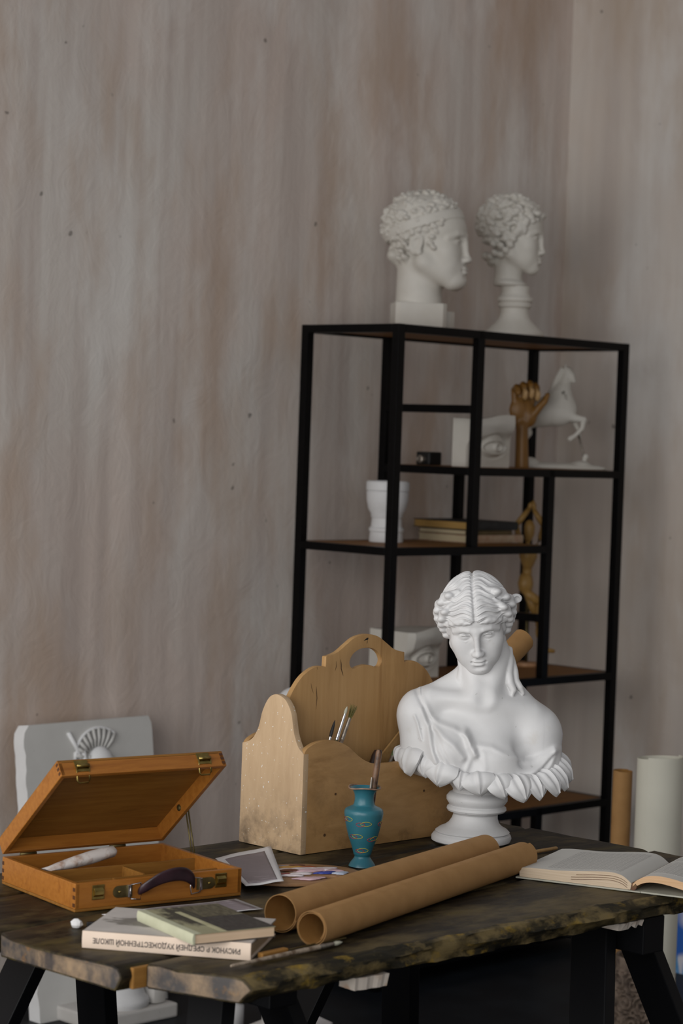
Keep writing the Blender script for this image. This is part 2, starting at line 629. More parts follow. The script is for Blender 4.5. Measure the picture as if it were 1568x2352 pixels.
# ------------------------------------------------------------------ sculpted heads (millimetres, front is -y, origin between the eyes' depth)
def face_base(S, lids=0.0, fem=True, nose=1.0):
    S.ell((0, 12, 30), (73, 93, 84), 0)
    S.ell((0, -26, -28), (57, 56, 76), 28)
    S.ell((0, -40, 34), (60, 45, 44), 22)
    for s in (-1, 1):
        S.cap((s * 50, -6, -58), (s * 14, -64, -98), 18, 15, 26)
        S.ell((s * 36, -55, -28), (25, 23, 24), 24)
        S.ell((s * 27, -58, -60), (23, 22, 28), 24)
    S.ell((0, -70, -95), (20, 19, 16), 18)
    S.ell((0, -71, -70), (26, 20, 24), 18)
    # brow line running into the nose
    for s in (-1, 1):
        S.chain([(s * 5.28, -83, 12), (s * 17.6, -85, 17), (s * 33.44, -78, 18), (s * 51.84, -62, 8)], [6, 6, 5.5, 4], 10)
        S.ell((s * 26.4, -97, 0), (19, 20, 13), 9, sub=True)
        S.ell((s * 27.28, -66, -3), (17, 16, 14.5), 2.5)
        up = 5.5 - lids
        S.chain([(s * 13.2, -77, -5), (s * 18.48, -81, .3 + up * .45), (s * 26.4, -83.5, up), (s * 34.32, -80, up * .7 - .5), (s * 41.8, -70.5, -4.5)], [1.4, 2.0, 2.3, 2.2, 1.3], 1.8)
        S.chain([(s * 13.2, -77, -6), (s * 19.36, -79, -11.4), (s * 27.28, -80.5, -14.2), (s * 35.2, -77, -12), (s * 41.36, -70, -5.5)], [1.2, 1.5, 1.7, 1.5, 1.0], 3)
        S.chain([(s * 15.84, -79.5, up * .3 + 6), (s * 26.4, -84, up + 6.2), (s * 38.72, -76, up * .6 + 4)], [1.0, 1.5, 1.0], 3, sub=True)
    # nose
    S.chain([(0, -82, 16), (0, -90, 0), (0, -98 * nose, -24), (0, -103.5 * nose, -42)], [8.5, 7.0, 6.8, 7.4], 10)
    S.ell((0, -104.5 * nose, -43), (7.2, 8.2, 6.6), 6)
    for s in (-1, 1):
        S.ell((s * 9.2, -93.5, -45.5), (5.2, 8.5, 4.8), 10)
        S.ell((s * 5.6, -99, -52.5), (2.8, 4.5, 2.6), 3, sub=True)
    S.ell((0, -91, -58), (3.4, 5, 6), 6, sub=True)
    # mouth
    for s in (-1, 1):
        S.ell((s * 5.2, -90.5, -65.8), (9, 6.5, 4.6), 4)
        S.ell((s * 3.6, -90, -76.6), (8.5, 6.8, 6.0), 4)
        S.ell((s * 16, -87, -71.2), (2.2, 3.5, 2.2), 5, sub=True)
    S.chain([(-15, -88.5, -71.4), (-7, -96, -70.2), (0, -97.5, -71.2), (7, -96, -70.2), (15, -88.5, -71.4)], [1.0, 1.9, 1.7, 1.9, 1.0], 2.2, sub=True)
    S.ell((0, -94, -87), (13, 6, 4), 9, sub=True)
    return S


def ear(S, s):
    S.ell((s * 72, 12, -8), (8, 18, 30), 4, rot=(12, 0, 0))
    S.ell((s * 79, 9, -4), (5, 11, 19), 4, sub=True, rot=(12, 0, 0))
    S.ell((s * 73, 4, -30), (6, 8, 9), 4)
    return S


def f_woman(P):
    S = Sculpt(P)
    face_base(S, lids=-1.2, nose=.97)
    x, y, z = P[:, 0], P[:, 1], P[:, 2]
    # waved hair, parted in the middle; strands leave the parting sideways
    c = np.array((0, 14, 38), np.float32)
    q = (P - c) / np.array((80, 106, 77), np.float32)
    rr = np.sqrt((q * q).sum(1)) + 1e-6
    d = (rr - 1) * 82
    phi = np.arctan2(-q[:, 1], q[:, 2] + 1e-6)                    # front to back over the crown
    lat = np.arcsin(np.clip(q[:, 0] / rr, -1, 1))
    al = np.abs(lat)
    ph = phi * 27 + 2.3 * np.sin(al * 7.0 + .8 * np.sin(phi * 4)) + .9 * np.sin(phi * 5 + 1)
    wave = np.sin(ph) * np.clip(al * 3.2, .35, 1)
    fine = np.sin(ph * 2.6 + al * 6)
    d = d - 2.7 * wave - .8 * fine + 5.0 * np.exp(-(x / 3.4) ** 2) - 2.4 * np.exp(-((np.abs(x) - 14) / 12) ** 2)
    # hairline: low arch over the forehead to the ears
    edge = 40 - 26 * np.clip(np.abs(x) / 62, 0, 1) ** 2.0 - np.clip(y + 66, 0, 200) * .50 + 1.6 * np.sin(np.abs(x) * .36)
    cut = (edge - z) * .85
    k = 8.
    h = np.maximum(k - np.abs(d - cut), 0) / k
    dh = np.maximum(d, cut) + h * h * k * .25
    k = 2.
    h = np.maximum(k - np.abs(S.D - dh), 0) / k
    S.D = np.minimum(S.D, dh) - h * h * k * .25
    # rolled curls along the hairline and thick side plaits
    for s in (-1, 1):
        for i, t in enumerate(np.linspace(0, 1, 8)):
            px = s * (24 + 44 * t ** .9)
            pz = 43 - 26 * (t ** 1.7)
            py = -82 + 42 * t ** 1.6
            S.ell((px, py, pz + (2.5 if i % 2 else -1.5)), (10, 8, 5.2), 5, rot=(8, s * (12 + 30 * t), s * 38))
        path = smooth_line([(s * 52, -44, 80), (s * 70, -44, 56), (s * 78, -34, 32), (s * 79, -22, 10), (s * 76, -12, -10), (s * 70, -6, -30)], 8)
        S.chain(path, [min(3 + i * .9, 10.5) for i in range(len(path))], 8)
        for i, p in enumerate(path[7::4]):
            o = 5.5 if i % 2 else -5.5
            S.ell((p[0] + s * 1.5, p[1] + o, p[2]), (11, 11.5, 8), 4, rot=(38 * (1 if i % 2 else -1), s * 15, 0))
        path = smooth_line([(s * 34, -26, 102), (s * 58, -20, 90), (s * 77, -6, 64), (s * 87, 4, 36), (s * 87, 12, 8), (s * 80, 20, -18)], 8)
        S.chain(path, [min(3 + i * .9, 11) for i in range(len(path))], 8)
        for i, p in enumerate(path[7::4]):
            o = 6 if i % 2 else -6
            S.ell((p[0] + s * 1.5, p[1] + o, p[2]), (12, 13, 9), 4, rot=(38 * (1 if i % 2 else -1), 0, 0))
        # small tresses before the ear
        S.chain([(s * 64, -36, 6), (s * 66, -28, -14), (s * 62, -20, -32)], [6, 6, 3], 4)
    S.ell((101, 26, 40), (15, 11, 13), 4)
    S.ell((104, 18, 42), (7, 6, 8), 3, sub=True)
    S.ell((0, 96, -14), (34, 24, 28), 10)                      # knot at the nape
    return S.D


CURL_A = []
for i in range(420):
    zz = rng.uniform(-.75, 1.0)
    a = rng.uniform(0, 2 * math.pi)
    CURL_A.append((math.sqrt(1 - zz * zz) * math.cos(a), math.sqrt(1 - zz * zz) * math.sin(a), zz, rng.uniform(.8, 1.25), rng.uniform(-50, 50), rng.uniform(-50, 50)))


def f_athlete(P):
    S = Sculpt(P)
    face_base(S, lids=2.0, nose=.94)
    S.ell((0, -70, -98), (23, 20, 17), 14)
    for s in (-1, 1):
        S.cap((s * 56, -2, -52), (s * 20, -62, -100), 16, 14, 22)
    for s in (-1, 1):
        ear(S, s)
    S.ell((0, 20, 44), (80, 96, 84), 3)
    for cx, cy, cz, r, a, b in CURL_A:
        p = np.array((cx * 80, 20 + cy * 96, 44 + cz * 84))
        front = p[1] < 0
        hl = 66 - .92 * (p[1] + 70) if p[1] < 10 else -20 - .35 * (p[1] - 10)
        if p[2] < hl:
            continue
        S.ell(p, (11 * r, 6.5 * r, 5 * r), 2.5, rot=(a, b, a * 2))
    # locks in front of and behind the ear, and down the nape
    for s in (-1, 1):
        for p in ((64, -34, 22), (68, -26, 8), (68, -22, -8), (70, -12, 24), (74, 4, 26), (76, 20, 22), (74, 34, 8), (70, 42, -10), (64, 52, -28), (60, 44, -42), (52, 62, -44), (66, -30, -18), (72, 30, -22)):
            S.ell((s * p[0], p[1], p[2]), (9, 9, 6), 3, rot=(30, 10, 20 * (p[1] % 5)))
    S.ell((0, 82, -34), (44, 22, 22), 8)
    # the ribbon tied round the hair
    x, y, z = P[:, 0], P[:, 1], P[:, 2]
    q = (P - np.array((0, 18, 42), np.float32)) / np.array((87, 104, 92), np.float32)
    d = (np.sqrt((q * q).sum(1)) - 1) * 90
    slab = np.abs(z - (46 - .36 * (y + 0))) - 13
    band = np.maximum(np.maximum(d, slab), -(d + 22))
    S.D = np.minimum(S.D, band)
    # neck cut straight
    S.cap((0, 26, -60), (0, 22, -175), 52, 58, 20)
    cut = np.maximum(-165 - z, 0)
    S.D = np.maximum(S.D, -165 - z)
    return S.D


def f_youth(P):
    S = Sculpt(P)
    face_base(S, lids=2.0, nose=.94)
    S.ell((0, 22, 44), (80, 96, 84), 3)
    for cx, cy, cz, r, a, b in CURL_A:
        p = np.array((cx * 84, 20 + cy * 100, 44 + cz * 88))
        hl = 56 - 1.15 * (p[1] + 70) if p[1] < -10 else -32 - .3 * (p[1])
        if p[2] < hl:
            continue
        S.ell(p, (15 * r, 11 * r, 8.5 * r), 3, rot=(a, b, a * 2))
    for s in (-1, 1):
        for p in ((70, -34, 28), (74, -22, 10), (76, -14, -10), (74, -6, -30), (68, 8, -48), (60, 26, -62), (76, 10, -12), (76, 24, -34), (66, 44, -58), (48, 62, -70), (30, 72, -72), (70, 50, -30)):
            S.ell((s * p[0], p[1], p[2]), (13, 13, 11), 3, rot=(30, 10, 20))
    for p in ((0, 84, -70), (20, 84, -66), (-20, 84, -66), (0, 70, -86), (34, 60, -80), (-34, 60, -80)):
        S.ell(p, (15, 14, 13), 3)
    for p in ((-30, -78, 78), (-8, -84, 74), (14, -84, 76), (36, -74, 72), (-48, -62, 62), (52, -58, 58)):
        S.ell(p, (14, 12, 10), 3)
    S.cap((0, 14, -60), (0, 8, -150), 44, 46, 18)
    S.ell((0, 0, -150), (62, 52, 18), 10)
    S.D = np.maximum(S.D, -160 - P[:, 2])
    return S.D


# ------------------------------------------------------------------ the plaster bust on the table
BUST = (.2515, 4.02, .7605)
bust = thing('plaster_bust', 'white plaster bust of a woman with bowed head, draped shoulders and a leafy rim', 'bust', BUST)


def relief(x, z, pts, w):
    """1 near a polyline, falling off over w"""
    best = np.full(len(x), 1e6, np.float32)
    for (x0, z0), (x1, z1) in zip(pts[:-1], pts[1:]):
        dx, dz = x1 - x0, z1 - z0
        tt = np.clip(((x - x0) * dx + (z - z0) * dz) / (dx * dx + dz * dz), 0, 1)
        best = np.minimum(best, (x - x0 - tt * dx) ** 2 + (z - z0 - tt * dz) ** 2)
    return np.exp(-best / (w * w))


NECKLINE = [(-100, 261), (-89, 244), (-79, 226), (-67, 217), (-40, 210), (-17, 197), (-10, 186), (-1, 182), (6, 183), (26, 181), (49, 170), (72, 162), (86, 153), (101, 156), (120, 166), (138, 176)]


def f_torso(P):
    S = Sculpt(P)
    S.ell((8, 6, 196), (98, 58, 74), 0)
    S.cap((14, 12, 250), (13, 4, 350), 41, 38, 34)
    S.cap((-12, 16, 300), (-97, 8, 234), 18, 31, 26)
    S.cap((36, 16, 300), (104, 8, 208), 20, 36, 26)
    S.ell((-97, 4, 222), (38, 40, 42), 24)
    S.ell((110, 4, 196), (43, 42, 46), 24)
    S.cap((-97, 2, 218), (-96, -8, 158), 38, 34, 14)
    S.cap((112, 2, 190), (119, -8, 150), 40, 35, 14)
    # collar bones, throat hollow, neck muscles
    S.cap((-4, -36, 256), (-78, -18, 258), 9, 8, 26)
    S.cap((24, -36, 256), (98, -14, 236), 9, 8, 26)
    S.cap((46, 0, 335), (18, -36, 262), 9, 7, 24)
    S.cap((-18, 0, 335), (0, -36, 262), 9, 7, 24)
    S.ell((9, -58, 266), (10, 8, 11), 20, sub=True)
    S.ell((-48, -40, 162), (44, 44, 48), 30)
    S.ell((30, -42, 154), (50, 43, 42), 28)
    S.ell((-8, -100, 150), (8, 12, 28), 22, sub=True)
    # the flaring lower edge and the core that carries it
    S.ell((20, -6, 132), (128, 68, 19), 16)
    S.cap((8, 4, 118), (7, 4, 92), 60, 41, 14)
    S.chain([(75, -60, 204), (79, -58, 178), (82, -60, 156)], [6, 10, 9], 14, sub=True)
    x, y, z = P[:, 0], P[:, 1], P[:, 2]
    front = np.clip((20 - y) / 40, 0, 1)
    nx = np.array([p[0] for p in NECKLINE], np.float32)
    nz = np.array([p[1] for p in NECKLINE], np.float32)
    zl = np.interp(x, nx, nz)
    cloth = 1 / (1 + np.exp(np.clip((z - zl) / 1.6, -30, 30)))
    cloth = np.where(x < -100, 1.0, cloth)
    hgt = 2.6 * cloth
    hgt += 2.4 * relief(x, z, NECKLINE, 4.5)
    hgt += 7.0 * relief(x, z, [(-22, 203), (-18, 196), (-12, 180), (-3, 166)], 6.5)
    hgt -= 2.0 * relief(x, z, [(-2, 178), (6, 166)], 4.5)
    hgt -= 4.5 * relief(x, z, [(-107, 269), (-97, 249), (-84, 220), (-76, 200), (-72, 169), (-62, 151)], 5)
    hgt += 4.0 * relief(x, z, [(-80, 212), (-59, 194), (-42, 182), (-24, 160)], 6)
    hgt += 3.0 * relief(x, z, [(-98, 240), (-86, 210), (-82, 180), (-72, 150)], 5)
    hgt -= 2.5 * relief(x, z, [(-72, 200), (-60, 170), (-44, 146)], 4)
    hgt += 2.6 * relief(x, z, [(-110, 226), (-105, 215), (-102, 204), (-99, 194), (-97, 186)], 2.8)
    hgt += 4.0 * relief(x, z, [(142, 174), (118, 150), (91, 128)], 6)
    hgt += 3.0 * relief(x, z, [(141, 172), (134, 150), (120, 132)], 5)
    hgt -= 2.5 * relief(x, z, [(138, 164), (118, 140), (98, 126)], 3)
    hgt += 2.2 * relief(x, z, [(-4, 176), (-14, 150), (-20, 132)], 5)
    hgt += 1.8 * relief(x, z, [(10, 168), (14, 145), (10, 128)], 6)
    S.D = S.D - hgt.astype(np.float32) * front.astype(np.float32)
    # two loose locks of hair on the neck
    S.chain([(56, 4, 345), (57, -6, 325), (55, -14, 305), (58, -20, 288), (64, -22, 276), (62, -24, 268)], [6, 7, 7.5, 7, 6, 3.5], 3)
    S.chain([(60, 2, 330), (66, -6, 308), (68, -12, 292), (76, -14, 280), (82, -14, 270)], [6, 6.5, 6.5, 6, 3], 3)
    S.chain([(-26, 4, 345), (-30, 0, 325), (-27, -6, 308), (-30, -8, 292), (-26, -10, 280)], [6, 6.5, 6.5, 6, 3.5], 3)
    return S.D


sculpt_obj('torso', f_torso, (-150, -110, 70), (175, 85, 362), 1.5, M['plaster'], bust)
HR = (Matrix.Rotation(R(-4), 4, 'Z') @ Matrix.Rotation(R(-7.0), 4, 'Y') @ Matrix.Rotation(R(23), 4, 'X') @ Matrix.Diagonal((.735, .735, .685, 1)))
HM = Matrix.Translation(Vector((-.0075, -.066, .371)) - HR @ Vector((0, -.083, -.002))) @ HR
sculpt_obj('head', f_woman, (-122, -122, -118), (122, 130, 138), 1.35, M['plaster'], bust, mtx=HM)
# turned foot of the bust
m = MB()
pf = [(0, .0), (.066, .0), (.0705, .003), (.0715, .009), (.069, .014), (.064, .0165), (.0665, .019), (.0605, .024), (.052, .028), (.045, .034), (.041, .042), (.0395, .05),
      (.042, .0535), (.051, .0555), (.0535, .059), (.0525, .063), (.048, .066), (.0505, .069), (.0545, .075), (.0545, .081), (.050, .087), (.044, .090), (.042, .1), (.0, .1)]
m.lathe(pf, 56, cx=[min(z, .06) / .06 * .009 - .001 for r, z in pf])
m.build('foot', M['plaster'], bust, 40)


def leaf(b, tpt, w, parent, curl=9.0, ribs=3, amp=.3):
    """one acanthus leaf from base to tip in millimetres, hollowed and ribbed"""
    b, tpt = Vector(b), Vector(tpt)
    out = Vector((tpt.x - 8, (tpt.y - 6) * 1.6, 0)).normalized()
    ax = (tpt - b)
    side = ax.cross(out).normalized()
    nrm = side.cross(ax).normalized()
    if nrm.dot(out) < 0:
        nrm = -nrm
    NU, NV = 22, 18
    top, bot = [], []
    for i in range(NV + 1):
        v = i / NV
        p = b + ax * (v * 1.24 - .18) + nrm * (curl * math.sin(math.pi * min(v * .9 + .12, 1)) + 1) - nrm * (7 * max(v - .7, 0) ** 1.5 * 6)
        if v < .3:
            p = p - nrm * (9 * (1 - v / .3) ** 1.5)
        ww = w * (.92 + .30 * math.sin(v * 2.9)) if v < .45 else w * (.92 + .30 * math.sin(.45 * 2.9)) * max(1 - ((v - .45) / .56) ** 2.5, .01)
        r1, r2 = [], []
        for j in range(NU + 1):
            u = -1 + 2 * j / NU
            bulge = w * .42 * (1 - abs(u) ** 1.7) * (1 - .3 * v)
            rib = 1.6 * math.exp(-(u / .10) ** 2) - 1.3 * math.exp(-((abs(u) - .22) / .12) ** 2) + amp * math.cos(u * math.pi * ribs) * (1 - .3 * v)
            q = p + side * (u * ww) + nrm * (bulge + rib)
            r1.append(q * .001)
            r2.append((p + side * (u * ww * .92) + nrm * (bulge - 5.0 + rib * .3)) * .001)
        top.append(r1)
        bot.append(r2)
    m = MB()
    m.loft([top[i] + bot[i][::-1] for i in range(NV + 1)])
    return m.build('leaf', M['plaster'], parent, 60)


for b, tp, w in (((-124, 12, 162), (-133, 10, 134), 15), ((-120, -12, 162), (-133, -20, 132), 20), ((-104, -30, 163), (-121, -44, 126), 29), ((-79, -50, 152), (-93, -64, 127), 21), ((-54, -64, 144), (-67, -80, 114), 28),
                 ((-24, -74, 130), (-29, -92, 111), 15), ((2, -80, 130), (7, -98, 102), 25), ((34, -80, 126), (50, -98, 99), 20), ((66, -72, 124), (86, -94, 95), 25),
                 ((95, -60, 124), (116, -80, 98), 20), ((116, -48, 132), (147, -62, 103), 22), ((130, -34, 140), (164, -40, 110), 18), ((138, -16, 150), (174, -14, 121), 18), ((140, 6, 154), (174, 14, 130), 18), ((132, 34, 150), (158, 46, 128), 22), ((-112, 36, 160), (-126, 44, 134), 22)):
    leaf(b, tp, w, bust, amp=1.0 if b[0] > 60 else .3, ribs=4 if b[0] > 60 else 3)


# ------------------------------------------------------------------ things on the shelf
def chamfer_block(w, d, h, c):
    o = [(-w + c, -d), (w - c, -d), (w, -d + c), (w, d - c), (w - c, d), (-w + c, d), (-w, d - c), (-w, -d + c)]
    m = MB()
    m.prism(o, 0, h)
    return m


ath = thing('portrait_cast', 'large plaster athlete head with a ribbon round his hair, on the shelf top', 'plaster head', (.195, 6.36, TOP))
HA = Matrix.Translation((.2164 - .195 + .004, .0, .247)) @ Matrix.Rotation(R(70), 4, 'Z') @ Matrix.Diagonal((1.12, 1.16, 1.10, 1))
sculpt_obj('head', f_athlete, (-100, -124, -168), (100, 132, 142), 2.0, M['plaster_old'], ath, mtx=HA)
m = chamfer_block(.072, .060, .076, .012)
b2 = chamfer_block(.045, .05, .058, .014)
m.add(b2.v, b2.f, Matrix.Translation((.062, .055, 0)))
o = m.build('base_block', M['plaster_old'], ath, 30, bev=.003)
o.rotation_euler = (0, 0, R(8))

yo = thing('portrait_cast', 'smaller plaster youth head with thick curls on a turned foot, on the shelf top', 'plaster head', (.482, 6.60, TOP))
HY = Matrix.Translation((-.0122 + .004, 0, .292)) @ Matrix.Rotation(R(72), 4, 'Z') @ Matrix.Rotation(R(3), 4, 'X') @ Matrix.Scale(.90, 4)
sculpt_obj('head', f_youth, (-116, -124, -164), (116, 138, 152), 2.2, M['plaster_old'], yo, mtx=HY)
m = MB()
m.lathe([(0, 0), (.086, 0), (.089, .008), (.086, .018), (.074, .026), (.070, .032), (.056, .044), (.046, .058), (.041, .074), (.041, .086), (.048, .090), (.050, .096), (.046, .102), (.052, .108), (.052, .116), (.044, .122), (.040, .132), (.042, .150), (0, .150)], 48)
m.build('foot', M['plaster_old'], yo, 40)


def eye_block(name, label, loc, rz, w, h, d, mtl, n=70, mz=60, rear=.62):
    """block with a modelled eye and brow on its front (local -y)"""
    t_ = thing(name, label, 'plaster eye', loc, rz)

    def depth(u, v):                                   # u, v in -1..1
        brow = .5 + .18 * u
        s = 1 / (1 + math.exp(-(v - brow + .32) * 11))
        out = .36 * d * s
        out += .16 * d * math.exp(-((u + .1) / .8) ** 2 - ((v - .75) / .3) ** 2)
        e = ((u - .12) / .62) ** 2 + ((v + .22) / .42) ** 2
        out += .22 * d * math.exp(-e * 1.3)
        rr = math.sqrt(((u - .12) / .56) ** 2 + ((v + .2) / .27) ** 2)
        out += .10 * d * math.exp(-((rr - 1) / .16) ** 2)
        out -= .05 * d * math.exp(-((rr - .82) / .10) ** 2)
        out += .08 * d * math.exp(-((math.hypot(u - .22, (v + .2) * 1.1) - .16) / .06) ** 2) - .1 * d * math.exp(-((u - .22) ** 2 + (v + .2) ** 2) / .006)
        rr2 = math.sqrt(((u - .12) / .66) ** 2 + ((v + .16) / .46) ** 2)
        out -= .10 * d * math.exp(-((rr2 - 1) / .12) ** 2) * (1 if v > -.2 else .6)
        return out * (1 - .5 * max(0, abs(u) - .8) / .2)
    vs, fs = [], []
    for j in range(mz + 1):
        for i in range(n + 1):
            u, v = -1 + 2 * i / n, -1 + 2 * j / mz
            zz = h * (v + 1) / 2 * (1 + (.05 * math.sin((u + .3) * 2.4) + .05 * max(u, 0) ** 3) * max(v, 0) ** 3)
            vs.append((w * (u + 1) / 2, -depth(u, v), zz))
    k = len(vs)
    for j in range(mz + 1):
        for i in range(n + 1):
            u, v = -1 + 2 * i / n, -1 + 2 * j / mz
            vs.append((w * (u + 1) / 2 * .97, d * rear, h * (v + 1) / 2 * .96))
    st = n + 1
    for j in range(mz):
        for i in range(n):
            a = j * st + i
            fs.append((a, a + 1, a + st + 1, a + st))
            fs.append((k + a, k + a + st, k + a + st + 1, k + a + 1))
    for i in range(n):
        fs.append((i, k + i, k + i + 1, i + 1))
        a = mz * st + i
        fs.append((a, a + 1, k + a + 1, k + a))
    for j in range(mz):
        a, b = j * st, j * st + n
        fs.append((a, a + st, k + a + st, k + a))
        fs.append((b, k + b, k + b + st, b + st))
    MB().add(vs, fs).build('carved_block', mtl, t_, 40)
    return t_


eye_block('plaster_eye', 'white plaster cast of an eye in front of the wooden hand', sh(.405, .105, L2), SYAW, .188, .142, .085, M['plaster_old'])
eye_block('plaster_eye', 'plaster cast of an eye on the lower board beside the caddy handle', sh(.222, .150, L4), SYAW, .150, .138, .080, M['plaster_old'], rear=1.6)

# black gadget beside the eye
g = thing('black_clamp_lamp', 'small black box with a metal knob left of the upper plaster eye', 'gadget', sh(.405, .245, L2), SYAW)
MB().box((-.022, -.022, 0), (.03, .03, .038), bev=.004).build('body', M['ebony'], g)
m = MB(); m.lathe([(.0, 0), (.011, 0), (.011, .012), (.006, .014), (.006, .022), (0, .022)], 20, Matrix.Translation((-.022, .004, .017)) @ Matrix.Rotation(R(-90), 4, 'Y'))
m.build('knob', M['steel_dull'], g, 40)

# wooden hand
M['handwood'] = wood_mat('varnished_hand_wood', (.235, .115, .026), (.175, .080, .016), (40, 40, 4), rough=.4)
M['handtip'] = wood_mat('pale_hand_wood', (.46, .29, .13), (.40, .24, .10), (40, 40, 4), rough=.45)


def f_hand(P):
    S = Sculpt(P)
    S.chain([(0, 0, -5), (-2, 0, 60), (-4, 0, 118)], [21, 19, 18], 4)
    S.ell((-2, 0, 124), (17, 14, 12), 5)
    S.ell((-4, 4, 168), (39, 17, 44), 14)
    S.ell((20, -4, 148), (18, 14, 26), 12)
    for i, x in enumerate((-30, -11, 9, 27)):
        top = (226, 234, 238, 232)[i]
        S.chain([(x * .9, 4, 195), (x, 4, top), (x + 1, -16, top + 8)], [10, 10, 9.5], 3)
        S.chain([(x + 1, -16, top + 8), (x + 1, -30, top + 2), (x + 1, -35, top - 8)], [9.5, 9, 8], 2)
    S.chain([(24, -6, 150), (40, -14, 176), (56, -18, 196)], [12, 11, 9.5], 4)
    S.chain([(56, -18, 196), (64, -18, 214)], [9.5, 7.5], 2)
    S.D = np.maximum(S.D, -P[:, 2])
    return S.D


hd = thing('wooden_hand', 'brown wooden artist hand with curled fingers on the shelf', 'wooden hand', (.5217, 6.62, L2), R(12))
sculpt_obj('hand', f_hand, (-64, -66, -4), (84, 34, 262), 2.2, M['handwood'], hd)
for i, x in enumerate((-11, 9, 27)):
    top = (234, 238, 232)[i]
    m = MB()
    m.tube([((x + 1) * .001, -.037, (top - 2) * .001), ((x + 1) * .001, -.041, (top - 14) * .001), ((x + 1) * .001, -.041, (top - 30) * .001), ((x + 1) * .001, -.038, (top - 37) * .001)], [.0072, .0082, .0078, .004], 14)
    m.build('fingertip', M['handtip'], hd, True)

# rearing horse


def f_horse(P):
    S = Sculpt(P)
    S.cap((-140, 0, 150), (-40, 0, 168), 36, 40, 0)
    S.ell((-16, 0, 178), (42, 32, 46), 24)
    S.cap((-78, 0, 165), (-24, 0, 225), 32, 26, 20)
    S.chain([(-20, 0, 205), (-16, 0, 240), (-8, 0, 272), (-4, 0, 290)], [32, 23, 16, 12], 14)
    S.chain([(-6, 0, 292), (6, -8, 280), (12, -14, 262)], [12, 10, 7], 6)
    for s in (-1, 1):
        S.cap((-12, s * 7, 298), (-14, s * 8, 312), 3.5, 1.5, 2)
    S.chain([(-24, 0, 296), (-38, 0, 262), (-52, 0, 226)], [6, 9, 8], 8)
    # bent fore leg and the other one behind
    S.chain([(-6, -14, 160), (20, -16, 152), (46, -16, 148)], [18, 12, 9], 8)
    S.chain([(46, -16, 148), (42, -16, 122), (22, -16, 100), (8, -16, 90)], [8.5, 7, 6, 8.5], 3)
    S.chain([(0, 14, 158), (22, 16, 142), (34, 16, 118), (40, 16, 96)], [13, 8, 5.5, 5], 6)
    # hind legs down to the base, well back
    for s in (-1, 1):
        S.chain([(-142, s * 14, 140), (-122, s * 16, 104), (-142, s * 16, 68), (-126, s * 16, 34), (-122, s * 16, 14)], [26, 17, 10, 8, 11], 8)
    S.chain([(-168, 0, 160), (-186, 0, 120), (-182, 0, 60)], [7, 9, 4], 4)
    # flat rocky base
    S.ell((-16, 0, 4), (138, 44, 15), 4)
    S.ell((44, 0, 14), (26, 28, 12), 10)
    S.ell((-108, 0, 14), (26, 30, 18), 10)
    S.cap((54, 10, 24), (58, 10, 38), 6, 9, 3)
    for i in range(16):
        a = i * 2.4
        S.ell((-14 + 9 * math.sin(i * 3.1), 28 * math.cos(a), 175 + 4 * i), (7, 6, 8), 3, sub=True)
    S.D = np.maximum(S.D, -P[:, 2])
    return S.D


hs = thing('horse_statuette', 'white plaster statuette of a rearing horse on the shelf', 'statuette', (.662, 6.735, L2))
sculpt_obj('horse', f_horse, (-196, -50, -4), (126, 50, 318), 2.2, M['plaster_old'], hs)
MB().tube([(.036, .01, .10), (.05, .01, .05), (.054, .01, .028)], .0035, 10).build('support_rod', M['steel_dull'], hs, True)

# plaster cup
cp_ = thing('plaster_cup', 'white turned plaster goblet at the left end of the middle board', 'goblet', sh(.228, .235, L3), 0)
m = MB()
m.lathe([(0, 0), (.047, 0), (.048, .004), (.046, .028), (.049, .030), (.049, .038), (.044, .042), (.042, .066), (.045, .070), (.045, .078), (.053, .092), (.0585, .118), (.0595, .140), (.057, .142), (.0605, .145), (.0605, .166), (.057, .170), (.050, .170), (.047, .12), (.03, .09), (0, .085)], 48)
m.build('goblet_body', M['plaster'], cp_, 40)

# books lying in a pile
M['page_y'] = mat('yellowed_page_edges', (.40, .245, .072), (.32, .18, .05), 1, (1, 1, 400), rough=.8)
M['page_c'] = mat('cream_page_edges', (.50, .42, .28), (.42, .34, .21), 1, (1, 1, 400), rough=.8)


def flat_book(name, label, loc, rz, w, d, h, cover, pages, cat='book', ct=.0022, group=None, round_spine=True, lip=.003):
    """book lying flat: spine on local front (y=0), width along x, depth along y"""
    t_ = thing(name, label, cat, loc, rz, group)
    MB().box((lip, .004, ct), (w - lip, d - lip, h - ct), bev=.0006).build('page_block', pages, t_)
    for z0, z1, nm in ((0, ct, 'back_cover'), (h - ct, h, 'front_cover')):
        MB().box((0, .001, z0), (w, d, z1), bev=.0006).build(nm, cover, t_)
    rings = []
    for x in (0, w):
        r = [(x, .0035, 0), (x, -.0005, .0)]
        r = [(x, .004, 0.0)] + [(x, .002 - .0035 * math.sin(math.pi * (.12 + .76 * k / 8)), h * k / 8) for k in range(9)] + [(x, .004, h)]
        rings.append(r)
    MB().loft(rings).build('spine', cover, t_, 50)
    return t_


